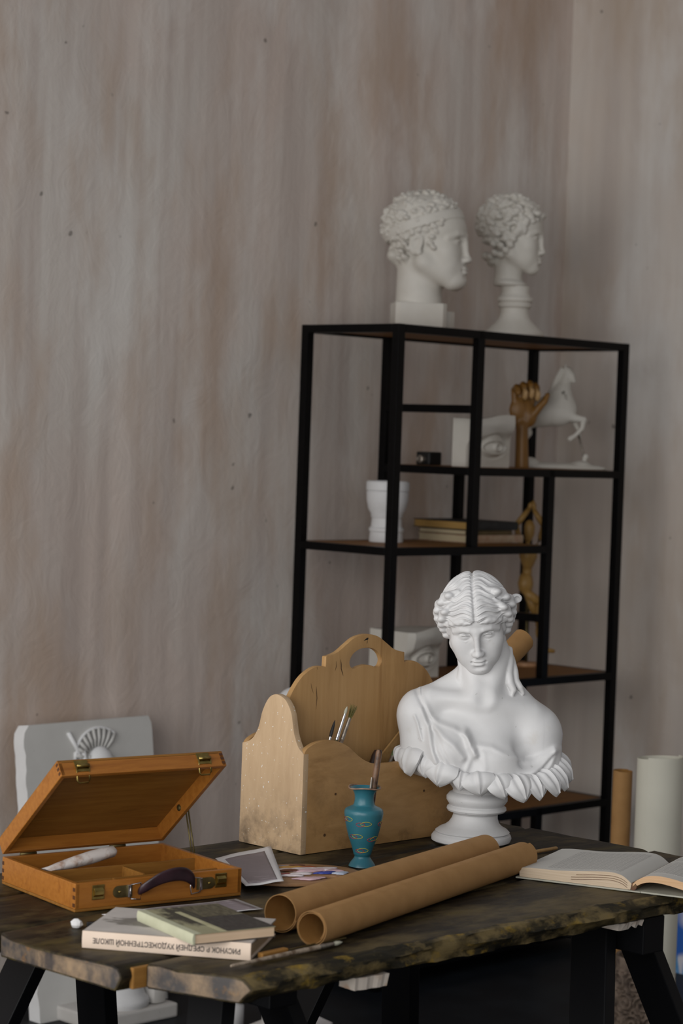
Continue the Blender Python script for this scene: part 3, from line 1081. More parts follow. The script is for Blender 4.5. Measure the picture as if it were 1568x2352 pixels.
M['cov_b'] = mat('black_cloth_cover', (.010, .010, .011), (.022, .022, .022), 30, rough=.6)
M['cov_p'] = mat('pale_printed_cover', (.42, .32, .22), (.36, .22, .14), 40, (1, 1, 1), rough=.65)
M['cov_d'] = mat('brown_paper_cover', (.16, .11, .05), (.10, .07, .03), 30, rough=.7)
flat_book('lying_book', 'pale thin book at the bottom of the pile on the middle board', sh(.463, .135, L3), SYAW, .240, .195, .022, M['cov_p'], M['page_c'])
flat_book('lying_book', 'brown book in the middle of the pile on the middle board', sh(.470, .15, L3 + .0222), SYAW, .200, .185, .014, M['cov_d'], M['page_c'])
flat_book('lying_book', 'black book with yellowed edges on top of the pile on the middle board', sh(.468, .138, L3 + .0364), SYAW + R(-2), .205, .225, .024, M['cov_b'], M['page_y'])

# jointed wooden figure
M['figure'] = wood_mat('figure_beech', (.36, .21, .060), (.28, .155, .040), (30, 30, 4), rough=.45)
M['figbase'] = wood_mat('figure_base_wood', (.44, .24, .12), (.36, .19, .09), (20, 20, 4), rough=.5)
fg = thing('wooden_mannequin', 'jointed wooden artist figure with arms raised over its head in the shelf', 'mannequin', (.5694, 6.769, L4))
k_ = 6.769 / 5200


def fp(px, py, dy=0.0):
    x, y = px - 1210, 1527 - py
    return ((x * .99937 - y * .03536) * k_, dy, (y * .99937 + x * .03536) * k_)


def limb(nm, pts, rads, seg=14):
    m = MB()
    m.tube([fp(*p) for p in pts], [r * k_ for r in rads], seg)
    m.build(nm, M['figure'], fg, True)


m = MB(); m.lathe([(0, 0), (.036, 0), (.038, .004), (.036, .012), (0, .012)], 36); m.build('base', M['figbase'], fg, 40)
MB().tube([(.0, .012, .01), (-.004, .012, .20)], .003, 10).build('support_rod', M['brass_dark'], fg, True)
limb('head', [(1216, 1190), (1216.5, 1195), (1217, 1205), (1216, 1222), (1214, 1236), (1213, 1242)], [3, 9, 12.5, 12, 8, 4])
limb('neck', [(1213, 1238), (1213, 1256)], [5, 6])
limb('chest', [(1214, 1250), (1214, 1257), (1214, 1275), (1213, 1296), (1212, 1304)], [9, 20, 21, 13, 8])
limb('waist', [(1212, 1298), (1211, 1322)], [11, 11])
limb('pelvis', [(1210, 1312), (1209, 1320), (1208, 1336), (1208, 1350), (1209, 1358)], [9, 15, 18, 16, 10])
limb('arm', [(1199, 1256, -.004), (1192, 1232, -.006), (1186, 1204, -.008)], [6, 7, 6])
limb('forearm', [(1184, 1204, -.008), (1200, 1184, -.006), (1216, 1164, 0)], [6, 7, 5])
limb('hand', [(1215, 1166), (1220, 1154), (1224, 1142)], [4.5, 5.5, 2.5])
limb('arm', [(1231, 1254, .004), (1243, 1230, .006), (1249, 1204, .008)], [6, 7, 6])
limb('forearm', [(1249, 1204, .008), (1239, 1186, .006), (1228, 1168, .003)], [6, 7, 5])
limb('hand', [(1228, 1169, .003), (1227, 1156, .002), (1225, 1145, .002)], [4.5, 5.5, 2.5])
limb('thigh', [(1203, 1350, -.008), (1216, 1362, -.012), (1236, 1376, -.012), (1241, 1382, -.012)], [7, 11, 10, 6])
limb('shin', [(1240, 1380, -.012), (1239, 1400, -.010), (1237, 1436, -.004)], [7, 8.5, 6])
limb('foot', [(1236, 1440, -.004), (1238, 1452, -.010), (1240, 1466, -.016)], [5.5, 7.5, 4.5])
limb('thigh', [(1212, 1352, .012), (1226, 1390, .016), (1238, 1426, .018)], [10, 11, 7])
limb('shin', [(1238, 1426, .018), (1246, 1456, .018), (1254, 1484, .018)], [7, 8, 6])
limb('foot', [(1252, 1486, .018), (1262, 1492, .016), (1277, 1494, .014)], [5, 6, 4])

# pale rounded cast peeking over the caddy's left shoulder
pe = thing('plaster_egg_stand', 'white rounded plaster cast peeking out behind the left end of the wooden caddy', 'plaster cast', (-.100, 5.42, 0))
m = MB(); m.lathe([(0, 0), (.11, 0), (.11, .03), (.05, .06), (.035, .2), (.035, .5), (.05, .62), (.06, .66), (0, .66)], 40); m.build('stand', M['plaster_dim'], pe, 40)
m = MB(); m.lathe([(.0, .655)] + [(.060 * math.sin(math.pi * i / 16), .765 - .105 * math.cos(math.pi * i / 16)) for i in range(1, 16)] + [(0, .870)], 40); m.build('rounded_top', M['plaster'], pe, True)


# ------------------------------------------------------------------ the trestle table
TYAW = R(45.5)
TA = Vector((math.cos(TYAW), math.sin(TYAW), 0))
TB = Vector((-math.sin(TYAW), math.cos(TYAW), 0))
T0 = Vector((-.0974, 2.9417, 0))
TZ = .76


def tb(a, b, z=0.0):
    return T0 + TA * a + TB * b + Vector((0, 0, TZ + z))


def plank_mat(name, edge):
    m_, nt, b = new_mat(name)
    b.inputs['Roughness'].default_value = .5 if not edge else .62
    b.inputs['Specular IOR Level'].default_value = .22
    g = noise_fac(nt, 1, (7, 95, 95), detail=8, rough=.68, lo=.40, hi=.64, dist=.5)
    blot = noise_fac(nt, 6 if not edge else 26, (1, 1.6, 1.6) if not edge else (.6, 1, 1), detail=7, rough=.65, lo=.47, hi=.62, loc=(2, 5, 1))
    och = noise_fac(nt, 9 if not edge else 30, (.7, 2.2, 2.2) if not edge else (.7, 1, 1), detail=6, rough=.62, lo=.56, hi=.70, loc=(8, 1, 4))
    scuff = noise_fac(nt, 30, (.35, 3, 3), detail=5, rough=.7, lo=.68, hi=.76, loc=(1, 9, 2))
    if edge:
        c = mixc(nt, g, (.008, .007, .004), (.034, .026, .011))
        c = mixc(nt, math_n(nt, 'MULTIPLY', blot, .9), c, (.165, .120, .050))
        c = mixc(nt, math_n(nt, 'MULTIPLY', och, .9), c, (.27, .17, .02))
    else:
        c = mixc(nt, g, (.0055, .0042, .0028), (.032, .023, .012))
        c = mixc(nt, math_n(nt, 'MULTIPLY', blot, .80), c, (.110, .080, .034))
        c = mixc(nt, math_n(nt, 'MULTIPLY', och, .50), c, (.090, .066, .012))
    c = mixc(nt, math_n(nt, 'MULTIPLY', scuff, .45), c, (.26, .22, .18))
    nt.links.new(c, b.inputs['Base Color'])
    h = math_n(nt, 'ADD', g, math_n(nt, 'MULTIPLY', blot, .6))
    bump(nt, b, h, .35, .002)
    return m_


def plank_end_mat():
    m_, nt, b = new_mat('weathered_plank_end')
    b.inputs['Roughness'].default_value = .7
    g = noise_fac(nt, 14, (1, 1, .7), detail=7, rough=.65, lo=.40, hi=.62, loc=(1, 1, 1))
    k = noise_fac(nt, 22, (1, 1, .6), detail=6, rough=.6, lo=.52, hi=.66, loc=(6, 2, 3))
    o_ = noise_fac(nt, 30, (1, 1, 1), detail=4, rough=.6, lo=.60, hi=.70, loc=(3, 6, 3))
    c = mixc(nt, g, (.050, .044, .042), (.270, .185, .110))
    c = mixc(nt, math_n(nt, 'MULTIPLY', k, .8), c, (.018, .018, .024))
    c = mixc(nt, math_n(nt, 'MULTIPLY', o_, .6), c, (.30, .14, .025))
    nt.links.new(c, b.inputs['Base Color'])
    bump(nt, b, g, .4, .003)
    return m_


M['plank'] = plank_mat('dark_stained_plank', False)
M['plank_edge'] = plank_mat('olive_ochre_live_edge', True)
M['plank_end'] = plank_end_mat()
table = thing('table_top', 'rough dark plank table top with a chipped olive and ochre live edge', 'table', tb(0, 0, -TZ), TYAW)


def plank(bf, br, al, ar, th, edge_front=False, n=160, seed=0):
    """bf/br: front and rear edge along a; al/ar: left and right end as functions of b"""
    rs = np.random.default_rng(seed)
    ph = rs.uniform(0, 6, 8)

    def wob(a, k):
        return sum(math.sin(a * f + ph[i] + k) * g for i, (f, g) in enumerate(((9, .0035), (23, .0026), (51, .0022), (97, .0017), (171, .0010))))
    rings, cnt = [], None
    for i in range(n + 1):
        t_ = i / n
        f, r = bf(t_), br(t_)

        def pt(b, z):
            a = al(b) + (ar(b) - al(b)) * t_
            return (a, b, z)
        w1 = wob(t_ * 1.3, 0) if edge_front else wob(t_ * 1.3, 0) * .3
        w2 = wob(t_ * 1.3, 2.0) if edge_front else 0
        w3 = wob(t_ * 1.3, 4.2) if edge_front else 0
        rear = r - .0012
        ring = [pt(f + .016 + w1, TZ), pt(f + .006 + w1 * .8, TZ - .0025 + w2 * .25), pt(f + w2 * .5, TZ - .009 + w2 * .3), pt(f - .002 + w3, TZ - th * .45), pt(f + .004 + w2, TZ - th * .8), pt(f + .010 + w1, TZ - th + w3 * .4),
                pt(rear - .004, TZ - th), pt(rear, TZ - th + .003), pt(rear, TZ - .003), pt(rear - .003, TZ)]
        mid = [pt(rear + (f + .016 - rear) * k / 5, TZ + .0006 * math.sin(k * 2 + t_ * 21 + ph[0]) - .0004) for k in range(1, 5)]
        rings.append(ring + mid)
    m = MB()
    k = len(rings[0])
    m.loft(rings, True, False)
    nf = len(m.f)
    for idx in range(nf):
        j = idx % k
        m.mi[idx] = 1 if (j in (1, 2, 3, 4) and edge_front) or (j == 0 and edge_front) else 0
    m.cur = 2
    m.f.append(tuple(range(k - 1, -1, -1))); m.mi.append(2)
    m.f.append(tuple((n) * k + j for j in range(k))); m.mi.append(2)
    me = bpy.data.meshes.new('plank')
    me.from_pydata(m.v, [], m.f)
    me.polygons.foreach_set('material_index', m.mi)
    bm = bmesh.new(); bm.from_mesh(me); bmesh.ops.recalc_face_normals(bm, faces=bm.faces)
    ends = [e for e in bm.edges if len(e.link_faces) == 2 and any(f_.material_index == 2 for f_ in e.link_faces)]
    bmesh.ops.bevel(bm, geom=ends, offset=.003, segments=2, affect='EDGES', profile=.6)
    bm.to_mesh(me); bm.free()
    return mesh_obj('plank', me, [M['plank'], M['plank_edge'], M['plank_end']], table, 50)


s1 = lambda t_: .148 + (.262 - .148) * t_
s2 = lambda t_: .412 + (.543 - .412) * t_
s3 = lambda t_: .600 + (.648 - .600) * t_
plank(lambda t_: 0.0 + .006 * math.sin(t_ * 5), s1, lambda b: -.002 - .44 * b + 1.2 * max(0, b - .11) ** 1.2 * .6, lambda b: 1.225, .034, True, seed=3)
plank(lambda t_: s1(t_) + .003, s2, lambda b: -.094 - .12 * (b - .148) + 1.6 * max(0, b - .36) ** 1.1 * .5, lambda b: 1.221, .034, seed=5)
plank(lambda t_: s2(t_) + .002, s3, lambda b: -.125, lambda b: 1.216, .034, seed=8)
plank(lambda t_: s3(t_) + .002, lambda t_: .757, lambda b: -.12, lambda b: 1.262 if b > .55 else 1.22, .034, seed=11)
# raw wood in the gap between the first two plank ends
m = MB()
m.box((-.074, .1485, TZ - .033), (-.03, .1565, TZ - .004), bev=.002)
M['raw'] = wood_mat('raw_orange_wood', (.32, .155, .035), (.24, .11, .022), (3, 40, 40), rough=.65)
m.build('split_sliver', M['raw'], table)

# trestles
M['trestle'] = mat('black_painted_timber', (.0024, .0026, .0034), (.0042, .0042, .0052), 12, (1, 1, .3), rough=.5, spec=.14, bmp=.05)


def trestle(label, a0, b0, ln, over=.04, spread=.24, out=.20):
    """beam running ln along table depth from (a0,b0); splayed legs in a pair near each end"""
    o = thing('trestle', label, 'trestle', tb(a0, b0, -TZ), TYAW + R(90), 'trestles carrying the table top')
    zt = TZ - .0355
    MB().box((-over, -.027, zt - .058), (ln + over, .027, zt), bev=.002).build('beam', M['trestle'], o)
    for x, d in ((.06, -1), (ln - .06, 1)):
        for s in (-1, 1):
            def ring(z, f):
                cx_, cy_ = x + d * out * f, s * (.041 + spread * f)
                return [(cx_ - .036, cy_ - .013, z), (cx_ + .036, cy_ - .013, z), (cx_ + .036, cy_ + .013, z), (cx_ - .036, cy_ + .013, z)]
            MB().loft([ring(0, 1), ring(zt - .004, 0)]).build('leg', M['trestle'], o, bev=.002)
        f = .55
        MB().box((x + d * out * f - .012, -.041 - spread * f, .30), (x + d * out * f + .012, .041 + spread * f, .345), bev=.001).build('spreader', M['trestle'], o)
    return o


trestle('black timber trestle under the left end of the table', .190, .17, .50)
trestle('black timber trestle under the right end of the table, its beam sticking out', .900, .045, .62, over=.03)
sc = MB(); sc.box((-.032, -.008, -.0), (.032, .018, .020), bev=.003)
M['scrap'] = mat('pale_timber_offcut', (.52, .46, .40), (.40, .24, .14), 28, rough=.75, lo=.5, hi=.7)
# ------------------------------------------------------------------ wooden caddy with the tall handled board
M['ply'] = wood_mat('birch_plywood', (.440, .262, .108), (.375, .212, .080), (24, 24, 1.6), rough=.5, dark=(.22, .105, .030), dark_amt=.7)
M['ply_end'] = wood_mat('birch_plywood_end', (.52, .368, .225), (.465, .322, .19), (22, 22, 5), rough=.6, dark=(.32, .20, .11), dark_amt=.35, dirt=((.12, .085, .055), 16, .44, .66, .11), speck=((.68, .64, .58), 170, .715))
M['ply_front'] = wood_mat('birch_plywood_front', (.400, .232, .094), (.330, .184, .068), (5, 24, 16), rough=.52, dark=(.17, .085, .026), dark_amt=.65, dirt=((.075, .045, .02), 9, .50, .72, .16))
CY = R(44.5)
cad = thing('wooden_caddy', 'pale plywood brush caddy with a tall scalloped handle board', 'caddy', (-.049, 3.828, TZ + .0005), CY)
CL, CW, th = .428, .156, .011
prof_f = smooth_line([(0, .172), (.007, .181), (.027, .1895), (.053, .1925), (.079, .189), (.106, .178), (.133, .159), (.155, .148), (.177, .1425), (.196, .142), (.214, .1415)], 4)
prof_f = prof_f + [(CL - x, z) for x, z in prof_f[::-1][1:]]
XZ = Matrix(((1, 0, 0, 0), (0, 0, 1, 0), (0, 1, 0, 0), (0, 0, 0, 1)))       # prism xy -> xz, height along y
o = tri_fill_prism('front_panel', [[(0, 0), (CL, 0)] + [(x, z) for x, z in prof_f[::-1]]], 0, th, M['ply_front'], cad, XZ, 30, .0012)
o = tri_fill_prism('rear_panel', [[(0, 0), (CL, 0)] + [(x, z) for x, z in prof_f[::-1]]], CW - th, CW, M['ply_front'], cad, XZ, 30, .0012)
pe_ = smooth_line([(0, .172), (.004, .175), (.015, .184), (.026, .206), (.034, .238), (.048, .258), (.063, .2655), (.078, .2665), (.093, .258), (.107, .235), (.116, .206), (.128, .187), (.142, .178), (.156, .174)], 4)
YZ = Matrix(((0, 0, 1, 0), (1, 0, 0, 0), (0, 1, 0, 0), (0, 0, 0, 1)))
for x in (0, CL - th):
    tri_fill_prism('end_panel', [[(-.0004, 0), (CW + .0004, 0)] + [(y, z) for y, z in pe_[::-1]]], x - .0008, x + th + .0008, M['ply_end'], cad, YZ, 30, .0012)
half = smooth_line([(.011, .20), (.020, .236), (.032, .262), (.048, .284), (.062, .297), (.078, .306), (.092, .3105), (.104, .311)], 4) + [(.1145, .309), (.1150, .326)] + smooth_line([(.116, .3275), (.130, .330), (.145, .335), (.163, .346), (.182, .357), (.200, .362), (.214, .3633)], 4)
outer = [(.011, .012), (CL - .011, .012)] + [(CL - x, z) for x, z in half] + [(x, z) for x, z in half[::-1][1:]]
hole = smooth_line([(.1735, .315), (.181, .328), (.197, .3365), (.214, .3385), (.231, .3365), (.247, .328), (.2545, .315), (.250, .305), (.241, .303), (.228, .3065), (.214, .3085), (.200, .3065), (.187, .303), (.178, .305)], 3, True)
tri_fill_prism('handle_board', [outer, hole], CW / 2 - .0055, CW / 2 + .0055, M['ply'], cad, XZ, 30, .0014)
MB().box((th, th, .004), (CL - th, CW - th, .012)).build('bottom', M['ply_front'], cad)
M['ink'] = mat('dark_ink', (.012, .009, .007), (.02, .014, .01), 40, rough=.7)
M['crack'] = mat('dark_wood_crack', (.085, .040, .012), (.06, .028, .01), 40, rough=.7)


def cad_mark(pts, w, mt, nm, y=CW / 2 - .0055):
    m = MB()
    rings = []
    for i, (x, z) in enumerate(pts):
        ww = w * (1 if 0 < i < len(pts) - 1 else .25)
        rings.append([(x - ww, y - .0001, z), (x + ww, y - .0001, z), (x + ww, y + .0006, z), (x - ww, y + .0006, z)])
    m.loft(rings)
    return m.build(nm, mt, cad)


cad_mark([(.1505, .321), (.1525, .312), (.1530, .304), (.1560, .297), (.1585, .291)], .0010, M['crack'], 'crack')
cad_mark([(.1400, .318), (.1405, .308), (.1375, .300)], .0007, M['crack'], 'crack')
cad_mark([(.0940, .310), (.0943, .305)], .0008, M['crack'], 'crack')
cad_mark([(.0930, .276), (.0945, .266), (.0960, .255), (.0945, .235)], .0008, M['crack'], 'crack')
cad_mark([(.0800, .282), (.0830, .272), (.0870, .264)], .0006, M['crack'], 'crack')
m = MB(); m.loft([[(.2065, CW / 2 - .0057, .3515), (.2145, CW / 2 - .0057, .3565), (.2185, CW / 2 - .0057, .3565), (.2175, CW / 2 - .0057, .3530)], [(.2065, CW / 2 - .0050, .3515), (.2145, CW / 2 - .0050, .3565), (.2185, CW / 2 - .0050, .3565), (.2175, CW / 2 - .0050, .3530)]])
m.build('ink_mark', M['ink'], cad)
cad_mark([(.2165, .3540), (.2155, .3480), (.2150, .3460)], .0007, M['ink'], 'ink_mark')
for x, z, r in ((.078, .098, .0022), (.055, .029, .0026), (.30, .085, .0022)):
    m = MB(); m.lathe([(0, 0), (r, 0), (r, .0012), (0, .0012)], 14, Matrix.Translation((x, .0004, z)) @ Matrix.Rotation(R(90), 4, 'X')); m.build('knot', M['crack'], cad)


def brush(label, p0, p1, rh, ferr, bris, mats, group=None, fl=.028, bl=.016, bw=.0035, splay=1.0, taper=.75, cat='brush', name='paint_brush'):
    """brush from handle end p0 to bristle tip p1 in world space; the ferrule and bristles are at p1"""
    p0, p1 = Vector(p0), Vector(p1)
    L_ = (p1 - p0).length
    o = thing(name, label, cat, p0, 0, group, rot=(p1 - p0).to_track_quat('Z', 'Y').to_euler())
    hl = L_ - fl - bl
    m = MB(); m.lathe([(0, 0), (rh * taper * .7, .0), (rh * taper, .004), (rh, hl * .55), (rh * 1.1, hl * .8), (ferr, hl), (0, hl)], 14); m.build('handle', mats[0], o, 40)
    m = MB(); m.lathe([(0, hl), (ferr, hl), (ferr * 1.08, hl + .003), (ferr, hl + .004), (ferr, hl + .007), (ferr * 1.08, hl + .008), (ferr, hl + .010), (bw * .9, hl + fl), (0, hl + fl)], 16); m.build('ferrule', mats[1], o, 40)
    m = MB()
    if splay > 1.3:
        for i in range(26):
            a, q = i * 2.4, math.sqrt((i + .5) / 26)
            x0, y0 = math.cos(a) * q * bw * .8, math.sin(a) * q * bw * .8
            m.tube([(x0, y0, hl + fl - .001), (x0 * splay, y0 * splay, L_ - .002 * (i % 3))], [.0005, .00025], 5)
    else:
        m.lathe([(0, hl + fl - .0005), (bw * .92, hl + fl - .0005), (bw * 1.1, hl + fl + bl * .3), (bw * .8, hl + fl + bl * .7), (bw * .15, L_), (0, L_)], 14)
    m.build('bristles', mats[2], o, 40)
    return o


M['br_dark'] = mat('dark_bristle', (.010, .009, .010), (.02, .018, .018), 60, rough=.6)
M['br_pale'] = mat('pale_bristle', (.50, .48, .38), (.38, .38, .30), 90, rough=.7)
M['br_olive'] = mat('olive_bristle', (.13, .115, .022), (.085, .075, .016), 90, rough=.7)
M['br_green'] = mat('green_stained_bristle', (.16, .24, .09), (.05, .045, .03), 60, rough=.7)
M['h_olive'] = mat('olive_brush_handle', (.12, .085, .02), (.06, .04, .01), 30, rough=.4)
M['h_paint'] = mat('paint_crusted_handle', (.30, .24, .18), (.12, .08, .05), 70, rough=.6, lo=.45, hi=.6)
M['h_brown'] = mat('stained_brown_handle', (.16, .085, .045), (.035, .018, .012), 42, rough=.45, lo=.45, hi=.58)
M['h_dark'] = mat('dark_brown_handle', (.040, .020, .012), (.02, .010, .008), 40, rough=.4)
M['slat'] = wood_mat('pale_wood_slat', (.36, .215, .085), (.30, .17, .06), (3, 40, 40), rough=.55)


def cw(x, y, z):
    """caddy-local point to world"""
    c_, s_ = math.cos(CY), math.sin(CY)
    return Vector((-.049 + x * c_ - y * s_, 3.828 + x * s_ + y * c_, TZ + z))


brush('thin brush with black bristles, left of three in the caddy', cw(.030, .030, .016), Vector((.0015, 3.925, .981)), .0022, .0026, .002, (M['steel'], M['steel'], M['br_dark']), bl=.030, bw=.0028)
brush('brush with bright silver ferrule and white tip, middle of three in the caddy', cw(.040, .034, .016), Vector((.0220, 3.936, 1.004)), .0030, .0030, .003, (M['h_olive'], M['steel'], M['br_pale']), fl=.048, bl=.013, bw=.0026)
brush('worn brush with frayed olive bristles, right of three in the caddy', cw(.050, .040, .016), Vector((.0345, 3.945, 1.006)), .0032, .0036, .003, (M['h_paint'], M['steel_dull'], M['br_olive']), fl=.040, bl=.024, bw=.0034, splay=2.6)
brush('brush with green stained bristles lying in the right half of the caddy', cw(.170, .034, .02), cw(.2770, .045, .1640), .003, .0036, .003, (M['h_dark'], M['steel_dull'], M['br_green']), fl=.024, bl=.024, bw=.0050)
m = MB(); d0, d1 = cw(.150, .036, .016), cw(.2235, .045, .1590)
dm = thing('tool_handle', 'dark brown tool handle poking up inside the caddy', 'tool', d0, 0, rot=(d1 - d0).to_track_quat('Z', 'Y').to_euler())
Ld = (d1 - d0).length
m.lathe([(0, 0), (.005, 0), (.0055, Ld * .6), (.0070, Ld - .012), (.0050, Ld - .002), (0, Ld)], 16); m.build('handle', M['h_dark'], dm, 40)
d0, d1 = cw(.110, .056, .016), cw(.345, .058, .2150)
sl = thing('wood_slat', 'pale flat wooden slat leaning in the right half of the caddy', 'slat', d0, 0, rot=(d1 - d0).to_track_quat('Z', 'Y').to_euler())
MB().box((-.002, -.013, 0), (.002, .013, (d1 - d0).length), bev=.0008).build('slat', M['slat'], sl)


def paper_roll(name, label, p0, p1, rad, turns, step, thick, mt, mt2=None, group=None, ph=0.0, n_per=48, cone=0.0, cat='paper roll', jag=0.0):
    p0, p1 = Vector(p0), Vector(p1)
    L_ = (p1 - p0).length
    o = thing(name, label, cat, p0, 0, group, rot=(p1 - p0).to_track_quat('Z', 'Y').to_euler())
    n = int(turns * n_per)
    rings = []
    for s in range(9):
        zz = L_ * s / 8
        outer_, inner_ = [], []
        for i in range(n + 1):
            t_ = i / n_per
            a = ph + 2 * math.pi * t_
            r = rad - step * t_ - cone * s / 8
            e = jag * math.sin(t_ * 5.1 + 1) if s in (0, 8) else 0
            zc = zz + (e if s == 8 else -e)
            outer_.append((r * math.cos(a), r * math.sin(a), zc))
            inner_.append(((r - thick) * math.cos(a), (r - thick) * math.sin(a), zc))
        rings.append(outer_ + inner_[::-1])
    m = MB(); m.loft(rings)
    k = 2 * (n + 1)
    for idx in range(len(m.f)):
        m.mi[idx] = 1 if (idx % k) > n else 0
    m.build('rolled_sheet', [mt, mt2 or mt], o, 50)
    return o


paper_roll('kraft_paper_roll', 'nearer brown kraft paper roll across the table, wound tighter', (-.0215, 3.140, TZ + .0262), (.3225, 3.752, TZ + .0262), .0258, 2.3, .0024, .0007, M['kraft'], M['kraft_in'], 'kraft rolls on the table', ph=2.0, jag=.0018)
paper_roll('kraft_paper_roll', 'rear brown kraft paper roll across the table, loosely wound and open', (-.0670, 3.222, TZ + .0285), (.2630, 3.782, TZ + .0285), .0282, 1.25, .0026, .0007, M['kraft'], M['kraft_in'], 'kraft rolls on the table', ph=3.4, jag=.001)
paper_roll('kraft_paper_roll', 'short brown kraft paper roll sticking out behind the bust\'s neck', cw(.160, .036, .034), cw(.598, .036, .342), .0225, 1.6, .002, .0007, M['kraft'], M['kraft_in'], ph=1.0, jag=.004)


# ------------------------------------------------------------------ teal vase with brushes
M['teal'] = mat('teal_enamel', (.026, .140, .180), (.021, .115, .155), 14, rough=.34, spec=.45)
M['rim'] = mat('worn_vase_rim', (.30, .20, .14), (.16, .09, .06), 60, rough=.6)
M['yellow'] = mat('yellow_paint_line', (.42, .36, .03), (.36, .30, .02), 50, rough=.5)
M['red'] = mat('red_paint_line', (.36, .015, .025), (.30, .012, .02), 50, rough=.5)
VB = Vector((.0548, 3.749, TZ + .0005))
vs_ = thing('teal_vase', 'teal enamel vase with red and yellow loops holding brushes', 'vase', VB)
vprof = smooth_line([(.0, .0), (.0205, .0), (.0215, .003), (.0185, .008), (.0140, .014), (.0130, .0175), (.0145, .020)], 3) + smooth_line([(.0150, .0215), (.0185, .034), (.0250, .052), (.0295, .070), (.0320, .084), (.0325, .091), (.0305, .096), (.0240, .0995), (.0185, .1025), (.0165, .108), (.0160, .115), (.0172, .122), (.0205, .128), (.0250, .1315)], 5)
m = MB(); m.lathe(vprof + [(.0245, .1322), (.0160, .126), (.0148, .115), (.016, .105), (.028, .09), (.012, .03), (0, .028)], 48); m.build('vase_body', M['teal'], vs_, 50)
m = MB(); m.tube([(.0262 * math.cos(a), .0262 * math.sin(a), .1322 + .0012 * math.sin(3 * a)) for a in [2 * math.pi * i / 40 for i in range(41)]], .0013, 8); m.build('worn_rim', M['rim'], vs_, True)


def vr(z):
    zs = [p[1] for p in vprof]
    rs_ = [p[0] for p in vprof]
    return float(np.interp(z, zs, rs_))


def loop(ang, z, w, h, mt):
    m = MB()
    pts = []
    for i in range(33):
        t_ = 2 * math.pi * i / 32
        x = math.cos(t_) * w
        zz = z + math.sin(t_) * h * (1 - .35 * abs(math.cos(t_)) ** 3)
        r = vr(zz) + .0001
        a = ang + x / r
        pts.append((r * math.sin(a), -r * math.cos(a), zz))
    m.tube(pts, .00045, 6)
    m.build('painted_loop', mt, vs_, True)


for ang, z in ((-.18, .074), (-.72, .052), (.62, .048), (-.30, .028), (-1.25, .080), (1.15, .074)):
    loop(ang, z, .0075, .0034, M['red'])
    loop(ang + .32, z + .0012, .0095, .0036, M['yellow'])
brush('thick paint stained brush handle rising from the teal vase', VB + Vector((.0340 - .012, .000, .1955)), VB + Vector((.004, .004, .030)), .0055, .0042, .0035, (M['h_brown'], M['steel_dull'], M['br_dark']), fl=.02, bl=.012, taper=.95)
brush('thin grey brush handle in the teal vase beside the thick one', VB + Vector((.0110, -.006, .150)), VB + Vector((.002, -.004, .030)), .0022, .0022, .002, (M['steel_dull'], M['steel_dull'], M['br_dark']), fl=.02, bl=.012)

# ------------------------------------------------------------------ open wooden paint box
M['box'] = wood_mat('orange_varnished_wood', (.350, .136, .023), (.272, .096, .014), (5, 50, 50), rough=.38, dark=(.16, .045, .008), dark_amt=.45, spec=.4)
M['box_in'] = wood_mat('inner_box_wood', (.265, .120, .022), (.200, .082, .013), (4, 40, 40), rough=.5, dark=(.07, .026, .006), dark_amt=.6)
M['joint'] = mat('dark_end_grain', (.085, .030, .008), (.06, .02, .006), 60, rough=.5)
PBY = R(35.3)
BW, BD, BH, wt = .290, .236, .0425, .0075
pb = thing('paint_box', 'open orange varnished wooden paint box with brass latches and leather handle', 'paint box', (-.371, 3.307, TZ + .0005), PBY)
MB().box((0, 0, 0), (BW, BD, .004), bev=.001).build('bottom', M['box_in'], pb)
MB().box((0, 0, .004), (BW, wt, BH), bev=.0012).build('front_wall', M['box'], pb)
MB().box((0, BD - wt, .004), (BW, BD, BH), bev=.0012).build('rear_wall', M['box'], pb)
for x in (0, BW - wt):
    MB().box((x - .0002, wt * .0, .0042), (x + wt + .0002, BD, BH - .0002), bev=.0012).build('side_wall', M['box'], pb)
MB().box((wt, .058, .004), (BW - wt, .062, BH - .010), bev=.0006).build('divider', M['box_in'], pb)
MB().box((wt, .125, .004), (BW - wt, .129, BH - .006), bev=.0006).build('divider', M['box_in'], pb)
for x in (.095, .185):
    MB().box((x, wt, .004), (x + .004, .058, BH - .010), bev=.0006).build('divider', M['box_in'], pb)
MB().box((.150, .062, .004), (.154, .125, BH - .008), bev=.0006).build('divider', M['box_in'], pb)
# finger joints on the corners
for z in (.010, .0215, .033):
    MB().box((-.0006, .0004, z - .0028), (.0004, wt - .0006, z + .0028)).build('finger_joint', M['joint'], pb)
    MB().box((-.0006, BD - wt + .0006, z - .0028), (.0004, BD - .0006, z + .0028)).build('finger_joint', M['joint'], pb)
